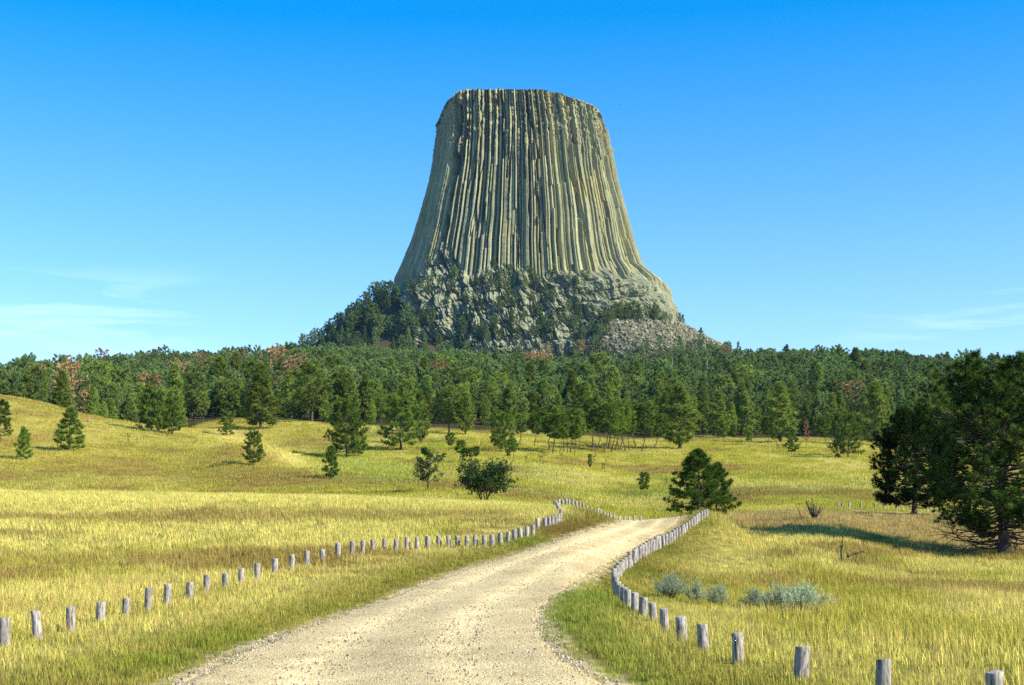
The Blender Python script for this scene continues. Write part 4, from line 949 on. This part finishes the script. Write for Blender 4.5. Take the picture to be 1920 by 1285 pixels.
tag(sc_ob, 'grey boulder scree below the right foot of the tower', 'boulder scree', kind='stuff')
for k, (x, y, s, lab) in enumerate([(163,791,.55,'grey rock on the left hillside right of the two-tiered pine'), (80,781,.4,'small pale rock on the upper left hillside'), (199,775,.5,'flat pale rock near the crest of the left hill'), (170,795,.3,'small rock just below the grey rock on the left hillside')]):
    P = ray_ground(x, y, 150); o = make_obj('rock', rocks[k]); o.location = P + [0, 0, s * .3]; o.scale = (s * 1.4, s, s * .8); tag(o, lab, 'rock')

pebs = []
for k in range(5):
    rp = rock(40 + k); m_ = rp.materials; m_.clear(); pebs.append(rp)
def pebble_mat():
    m, n, l = mat('road pebbles'); oi = n.new('ShaderNodeObjectInfo'); r_ = ramp(n, [(0, (.16, .13, .10)), (.35, (.40, .33, .22)), (.7, (.52, .44, .29)), (1, (.64, .57, .42))])
    l.new(oi.outputs['Random'], r_.inputs[0]); b = n.new('ShaderNodeBsdfDiffuse'); l.new(r_.outputs[0], b.inputs[0]); o = n.new('ShaderNodeOutputMaterial'); l.new(b.outputs[0], o.inputs[0]); return m
M_peb = pebble_mat()
for rp in pebs: rp.materials.append(M_peb)
r = np.random.default_rng(55); n_ = 26000; ri_ = r.integers(20, 300, n_); side_ = r.random(n_) < .5
onroad = r.random(n_) < .80
tq = np.where(onroad, r.random(n_), np.where(side_, .02, .98) + r.normal(0, .055, n_)); fq = r.random(n_)[:, None]
A_ = RL[ri_] * (1 - fq) + RL[ri_ + 1] * fq; B_ = RR[ri_] * (1 - fq) + RR[ri_ + 1] * fq; Q_ = A_ * (1 - tq[:, None]) + B_ * tq[:, None]
kq = (Q_[:, 1] < 70) & (r.random(n_) < np.clip(26 / Q_[:, 1], 0, 1)); Q_ = Q_[kq]; n_ = len(Q_)
sz = .008 + .020 * r.random(n_) ** 3 + .012 * (~onroad[kq]) * r.random(n_)
pg = scatter('loose_stones', pebs, np.column_stack([Q_, height0(Q_[:, 0], Q_[:, 1]) + .012]), r.uniform(0, 6.28, n_), sz, r.integers(0, 5, n_)); tag(pg, 'loose stones lying on the gravel road and its edges', 'loose stones', kind='stuff')

# ------------------------------------------------------------------ roadside posts
def post_mesh(seed, H, R_):
    r = np.random.default_rng(seed); n = 20; zs = np.array([-.35, 0, H * .3, H * .6, H * .85, H - .02, H - .004, H]); th = np.arange(n) * 2 * math.pi / n
    ph = r.uniform(0, 6.28); crack = np.exp(-((th - r.uniform(0, 6.28)) / .22) ** 2) + .6 * np.exp(-((th - r.uniform(0, 6.28)) / .2) ** 2)
    rows_ = []
    for i, z in enumerate(zs):
        rr_ = R_ * (1.03 - .05 * z / H + .025 * np.cos(2 * th + ph) + .02 * r.normal(size=n) - .12 * crack)
        if i >= 6: rr_ = rr_ * (.955 if i == 6 else .90)
        rows_.append(np.stack([rr_ * np.cos(th), rr_ * np.sin(th), z + (0.018 * np.cos(th + ph) if i > 4 else 0) + 0 * th], -1))
    v = np.concatenate(rows_ + [[[0, 0, H]]]); k = len(zs); i = np.arange(k - 1)[:, None] * n; j = np.arange(n)[None]; j2 = (j + 1) % n
    f = np.stack([i + j, i + j2, i + n + j2, i + n + j], -1).reshape(-1, 4); c0 = (k - 1) * n
    f2 = np.stack([c0 + np.arange(n), c0 + (np.arange(n) + 1) % n, np.full(n, k * n)], -1)
    return make_mesh('wooden_post', v, [f, f2], [M_post], None, False)
pm = [post_mesh(700 + k, 1.0, .105) for k in range(8)]
def put_post(P, H, label, group):
    k = int(rng.integers(8)); o = make_obj('wooden_post', pm[k]); s = rng.uniform(.86, 1.06)
    o.location = (P[0], P[1], P[2]); o.scale = (s, s, H); o.rotation_euler = (rng.normal(0, .04), rng.normal(0, .04), rng.uniform(0, 6.28)); tag(o, label, 'post', group)
LP = [(8,1158,1222),(71,1145,1205),(133,1138,1190),(188,1129,1177),(235,1121,1163),(277,1102,1152),(314,1095,1142),(355,1092,1132),(387,1078,1118),(422,1079,1108),(452,1066,1100),(482,1056,1092),(515,1047,1082),(547,1040,1074),(576,1033,1066),(605,1031,1058),(634,1018,1050),(660,1015,1046),(680,1013,1044),(699,1017,1038),(720,1015,1036),(742,1016,1037),(763,1014,1033),(782,1015,1033),(802,1012,1031),(823,1011,1030),(841,1013,1030),(858,1013,1030),(875,1011,1030),(891,1009,1029),(908,1012,1029),(923,1010,1028),(938,1009,1025),(952,1006,1022),(965,1001,1017),(976,998,1014),(988,995,1011),(999,993,1008),(1009,992,1005),(1022,992,1003),(1030,989,1001),(1036,987,999),(1042,985,996),(1047,980,992),(1051,974,988),(1052,968,982),(1048,962,976),(1045,956,970),(1042,950,965),(1040,946,960)]
def dist_of(P): return P[1]
dprev = 20
for k, (x, yt, yb) in enumerate(LP):
    P = ray_ground(x, yb, max(18, dprev - 2)) if x < 1000 else at_dist(x, np.interp(k, [37, 41, 44, 49], [68, 71, 74, 101]))
    P[2] = float(height(np.array([P[0]]), np.array([P[1]]))[0]); dprev = P[1]
    Hh = np.clip((YH - yt) * P[1] / F + EYE - P[2], .5, .85)
    put_post(P, Hh, '%s post from the left end of the row left of the road' % ordinal(k + 1), 'wooden posts along the left side of the road')
FL = [1048,1055,1062,1067,1074,1081,1087,1094,1100,1108,1115,1121,1126,1133,1138,1144,1152,1161,1170,1180,1189,1201]
for k, x in enumerate(FL):
    P = at_dist(x, np.interp(x, [1048, 1100, 1150, 1201], [104, 112, 120, 132])); P[2] = float(height(np.array([P[0]]), np.array([P[1]]))[0])
    put_post(P, rng.uniform(.6, .8), '%s post from the left in the far row over the crest' % ordinal(k + 1), 'wooden posts of the far left row')
RP = [(1867,1259,1335),(1656,1243,1312),(1502,1219,1285),(1385,1207,1256),(1320,1180,1230),(1278,1174,1217),(1246,1159,1196),(1225,1142,1180),(1205,1137,1166),(1190,1132,1158),(1177,1122,1154),(1169,1118,1149),(1163,1111,1143),(1157,1104,1136),(1153,1095,1126),(1151,1085,1116),(1151,1078,1106),(1156,1071,1098),(1161,1063,1091),(1166,1058,1085),(1173,1048,1077),(1179,1043,1070),(1183,1034,1060),(1188,1030,1054),(1193,1027,1048),(1199,1024,1043),(1205,1021,1040),(1209,1018,1037),(1214,1014,1035),(1219,1012,1032),(1224,1012,1029),(1229,1006,1025),(1236,1006,1023),(1244,1004,1020),(1249,1002,1018),(1254,999,1016),(1259,998,1014),(1263,994,1012),(1268,990,1009),(1273,988,1006),(1278,986,1003),(1283,983,999),(1287,981,996),(1292,977,993),(1296,973,990),(1301,969,986),(1306,965,982),(1310,963,979),(1315,960,976),(1320,958,973),(1325,957,970)]
for k, (x, yt, yb) in enumerate(RP):
    d = float(np.interp(k, [0, 1, 2, 3, 4, 5, 6, 7, 8, 9, 12, 15, 20, 25, 31, 36, 42, 50], [15.5, 17.6, 20, 23, 25.4, 28, 31, 34, 36.5, 38.5, 42, 47, 54.5, 60.5, 66, 70.5, 77, 84]))
    P = at_dist(x, d); P[2] = float(height(np.array([P[0]]), np.array([P[1]]))[0]); Hh = np.clip((YH - yt) * P[1] / F + EYE - P[2], .5, .9)
    put_post(P, Hh, '%s post from the near end of the row right of the road' % ordinal(k + 1), 'wooden posts along the right side of the road')
for k, x in enumerate([1570,1579,1592,1614,1640,1658,1681,1707,1745,1787,1813,1850,1890]):
    P = at_dist(x, 152); put_post(P, .75, '%s post from the left in the far row behind the right crest' % ordinal(k + 1), 'wooden posts of the far right row')

# ------------------------------------------------------------------ sagebrush
def sage(seed, H):
    r = np.random.default_rng(seed); B = Buf(); n = 260; cens = []; dirs = []
    for i in range(46):
        az = r.uniform(0, 6.28); e_ = r.uniform(.35, 1.5); L = H * r.uniform(.7, 1.05); d_ = np.array([math.cos(az) * math.cos(e_) * .95, math.sin(az) * math.cos(e_) * .95, math.sin(e_)]); s = np.linspace(0, 1, 4)
        pts = np.outer(s * L, d_) + np.outer(.1 * L * s ** 2, [0, 0, 1]); tube(B, pts, .012 * (1 - .7 * s), 3)
        for q in range(20): t_ = r.uniform(.4, 1.0); cens.append(np.array([np.interp(t_, s, pts[:, k]) for k in range(3)]) + r.normal(0, .06 * H, 3)); dirs.append(d_ * .5 + [0, 0, .9])
    C = Buf(); cc = np.tile((.50, .57, .34), (len(cens), 1)) * r.uniform(.8, 1.2, (len(cens), 1)); v, f, c = needles(r, np.array(cens), np.array(dirs), 7, .14, .012, .32, cc); C.add(v, f, c)
    return B.mesh('stems', [M_char]), C.mesh('foliage', [M_sage])
SG = [(1258,1128,38,1.15,'leftmost sagebrush, round and grey-blue, nearest the right post row'), (1305,1134,32,.8,'narrow sagebrush second from the left of the bush line'), (1346,1140,30,.9,'small sagebrush third from the left of the bush line'), (1415,1146,28,1.1,'low sagebrush in the middle after the gap in the line'), (1463,1150,40,1.0,'taller sagebrush left of the biggest one'), (1507,1157,44,1.25,'biggest darkest sagebrush at the right end of the line'), (1488,1148,36,.9,'sagebrush wedged between the two biggest bushes'), (1434,1148,24,.8,'smallest sagebrush, touching the low one in the middle')]
for k, (x, y, h, wd, lab) in enumerate(SG):
    P = ray_ground(x, y, 25); P[2] = float(height(np.array([P[0]]), np.array([P[1]]))[0]); a, b = sage(800 + k, 1.0); H_ = h * P[1] / F * 1.2
    e = bpy.data.objects.new('sagebrush', None); LINK(e); e.location = P; e.scale = (H_ * wd, H_ * wd, H_); e.rotation_euler = (0, 0, k); tag(e, lab, 'bush', 'sagebrush bushes in the right field')
    make_obj('stems', a, e); make_obj('foliage', b, e)

# ------------------------------------------------------------------ grass
def tuft_mesh(seed, R_, n, H, w_, lean=.35, seg=2, heads=.35, lo=.5):
    r = np.random.default_rng(seed); a = r.uniform(0, 6.28, n); q = R_ * np.sqrt(r.random(n)); bx = q * np.cos(a); by = q * np.sin(a); h = H * r.uniform(lo, 1.1, n)
    la = r.uniform(0, 6.28, n) * .6 + .9; le = lean * r.uniform(.1, 1.0, n) * h; dx = np.cos(la) * le; dy = np.sin(la) * le; fa = r.uniform(0, 3.14, n); sx_ = np.cos(fa) * w_ / 2; sy_ = np.sin(fa) * w_ / 2
    tone = np.exp(r.normal(0, .3, n)); V_ = []; 
    hd = r.random(n) < heads
    if seg == 1:
        v = np.stack([np.stack([bx - sx_, by - sy_, 0 * bx - .03], -1), np.stack([bx + sx_, by + sy_, 0 * bx - .03], -1), np.stack([bx + dx, by + dy, h], -1)], 1).reshape(-1, 3); f = [np.arange(3 * n).reshape(-1, 3)]; c = np.repeat(tone, 3)
        mx = np.repeat(hd, 3)
    else:
        m1 = .55; wm = np.where(hd, .6, .8)
        v = np.stack([np.stack([bx - sx_, by - sy_, 0 * bx - .03], -1), np.stack([bx + sx_, by + sy_, 0 * bx - .03], -1), np.stack([bx + dx * .25 + sx_ * wm, by + dy * .25 + sy_ * wm, h * m1], -1), np.stack([bx + dx * .25 - sx_ * wm, by + dy * .25 - sy_ * wm, h * m1], -1), np.stack([bx + dx, by + dy, h], -1)], 1).reshape(-1, 3)
        b = np.arange(n)[:, None] * 5; f = [b + np.array([[0, 1, 2, 3]]), b + np.array([[3, 2, 4]])]; c = np.repeat(tone, 5); mx = np.repeat(hd, 5)
    cols = np.stack([c, c, c], -1) * np.where(mx[:, None], np.array((1.15, 1.05, 1.1)), np.array((.9, 1.0, .8)))
    return make_mesh('grass_tuft', v, f, [M_grass], cols, False)
near_t = [tuft_mesh(900 + k, .27, 26, [.28, .22, .34, .20][k % 4], .019, .6, 2) for k in range(6)] + [tuft_mesh(910 + k, .30, 13, [.56, .48][k], .014, .4, 2, heads=.9, lo=.6) for k in range(2)]
mid_t = [tuft_mesh(920 + k, .50, 44, [.30, .26, .36, .24][k % 4], .030, .45, 1) for k in range(6)]
far_t = [tuft_mesh(940 + k, 1.5, 60, [.42, .36, .48, .34][k % 4], .065, .4, 1) for k in range(6)]
short_t = [tuft_mesh(960 + k, .22, 30, [.12, .16][k % 2], .012, .7, 2) for k in range(4)]
def area_pts(r0, r1, dens, fall, r):
    """random points between two distances in the seen wedge; dens per m2 as function of distance"""
    n = int(.5 * (r1 * r1 - r0 * r0) * .84 * dens); rr_ = np.sqrt(r.uniform(r0 * r0, r1 * r1, n)); wd = np.where(rr_ < 60, .42 + 9 / rr_, .47); n_in = r.uniform(-1, 1, n); a = n_in * wd; k = r.random(n) < fall(rr_); return rr_[k] * np.sin(a[k]), rr_[k] * np.cos(a[k])
r = np.random.default_rng(31); allp = []; 
def add_zone(off, cnt, r0, r1, dens, fall, smul):
    X, Y = area_pts(r0, r1, dens, fall, r); sd = road_sd(X, Y); xi = 960 + F * X / Y
    k = (sd > -.05 + .40 * r.random(len(X)) ** 2.5) & (np.hypot(X, Y) < forest_edge(xi) + 18); X, Y, sd = X[k], Y[k], sd[k]
    c = gcol(X, Y, sd) * r.uniform(.85, 1.15, (len(X), 1)); hv = 1 + .35 * fbm(X / 3, Y / 3, 1.2, 3)
    s = smul * hv * (.45 + .55 * sstep(.2, 1.6, sd)) * (1 - .38 * sstep(6.5, 4.2, sd) * (Y < 75)); idx = off + r.integers(0, cnt, len(X))
    xi = 960 + F * X / Y; near_green = (sd < 2.4) & (xi > 930) & (xi < 1330) & (Y < 48); idx = np.where(near_green & (r.random(len(X)) < .8), 20 + r.integers(0, 4, len(X)), idx)
    allp.append((np.column_stack([X, Y, height(X, Y, sd)]), s, idx, c))
add_zone(0, 8, 12, 62, 17, lambda q: np.interp(q, [12, 40, 62], [1, .85, .35]), 1.0)
Xv, Yv = area_pts(12, 75, 34, lambda q: np.interp(q, [12, 35, 75], [1, .7, .25]), r); sdv = road_sd(Xv, Yv); kv = (sdv > -.12 + .5 * r.random(len(Xv)) ** 2) & (sdv < 3.2 * (.4 + .6 * r.random(len(Xv)))); Xv, Yv, sdv = Xv[kv], Yv[kv], sdv[kv]
cv_ = gcol(Xv, Yv, sdv) * r.uniform(.7, 1.3, (len(Xv), 1)); allp.append((np.column_stack([Xv, Yv, height(Xv, Yv, sdv)]), r.uniform(.6, 1.35, len(Xv)) * (.5 + .5 * sstep(0, .8, sdv)), 20 + r.integers(0, 4, len(Xv)), cv_))
add_zone(8, 6, 34, 175, 3.2, lambda q: np.interp(q, [34, 60, 100, 175], [.4, 1, .8, .45]), 1.0)
add_zone(14, 6, 120, 460, .42, lambda q: np.interp(q, [120, 170, 460], [.5, 1, .7]), 1.0)
GP = np.concatenate([a[0] for a in allp]); GS = np.concatenate([a[1] for a in allp]); GI = np.concatenate([a[2] for a in allp]); GC = np.concatenate([a[3] for a in allp])
go_ = scatter('meadow_grass', near_t + mid_t + far_t + short_t, GP, np.random.default_rng(1).uniform(-.6, .6, len(GP)), GS, GI, GC); tag(go_, 'tall dry yellow meadow grass with green and rusty patches', 'grass', kind='stuff')
print('grass tufts', len(GP))

# ------------------------------------------------------------------ a bird far up beside the tower
def bird_mesh():
    B = Buf(); s_ = np.linspace(0, 1, 7); tube(B, np.outer(s_ - .5, [0, .62, 0]), .005 + .085 * np.sin(s_ * 3.0 + .1), 8)
    for sg in (-1, 1):
        x = np.array([.04, .32, .62, .88]); z = np.array([.03, .15, .16, .24]); c = np.array([.28, .26, .22, .08]); v = []
        for xi_, zi_, ci2 in zip(x, z, c): v += [(sg * xi_, ci2 * .5, zi_), (sg * xi_, -ci2 * .5, zi_), (sg * xi_, 0, zi_ + .018)]
        f = []
        for q in range(3): a_ = q * 3; f += [(a_, a_ + 3, a_ + 4, a_ + 1), (a_, a_ + 2, a_ + 5, a_ + 3), (a_ + 2, a_ + 1, a_ + 4, a_ + 5)]
        B.add(v, f)
    B.add([(-.10, -.48, 0), (.10, -.48, 0), (0, -.22, .02), (0, -.22, -.02)], [(0, 1, 2), (1, 0, 3), (0, 2, 3), (2, 1, 3)]); return B.mesh('bird', [M_char])
bd = make_obj('bird', bird_mesh()); dB = 620.0; bd.location = ((1161 - 960) / F * dB, dB, EYE + (YH - 197) / F * dB); bd.rotation_euler = (.2, .15, .5)
tag(bd, 'tiny dark bird soaring in the sky right of the tower top', 'bird')
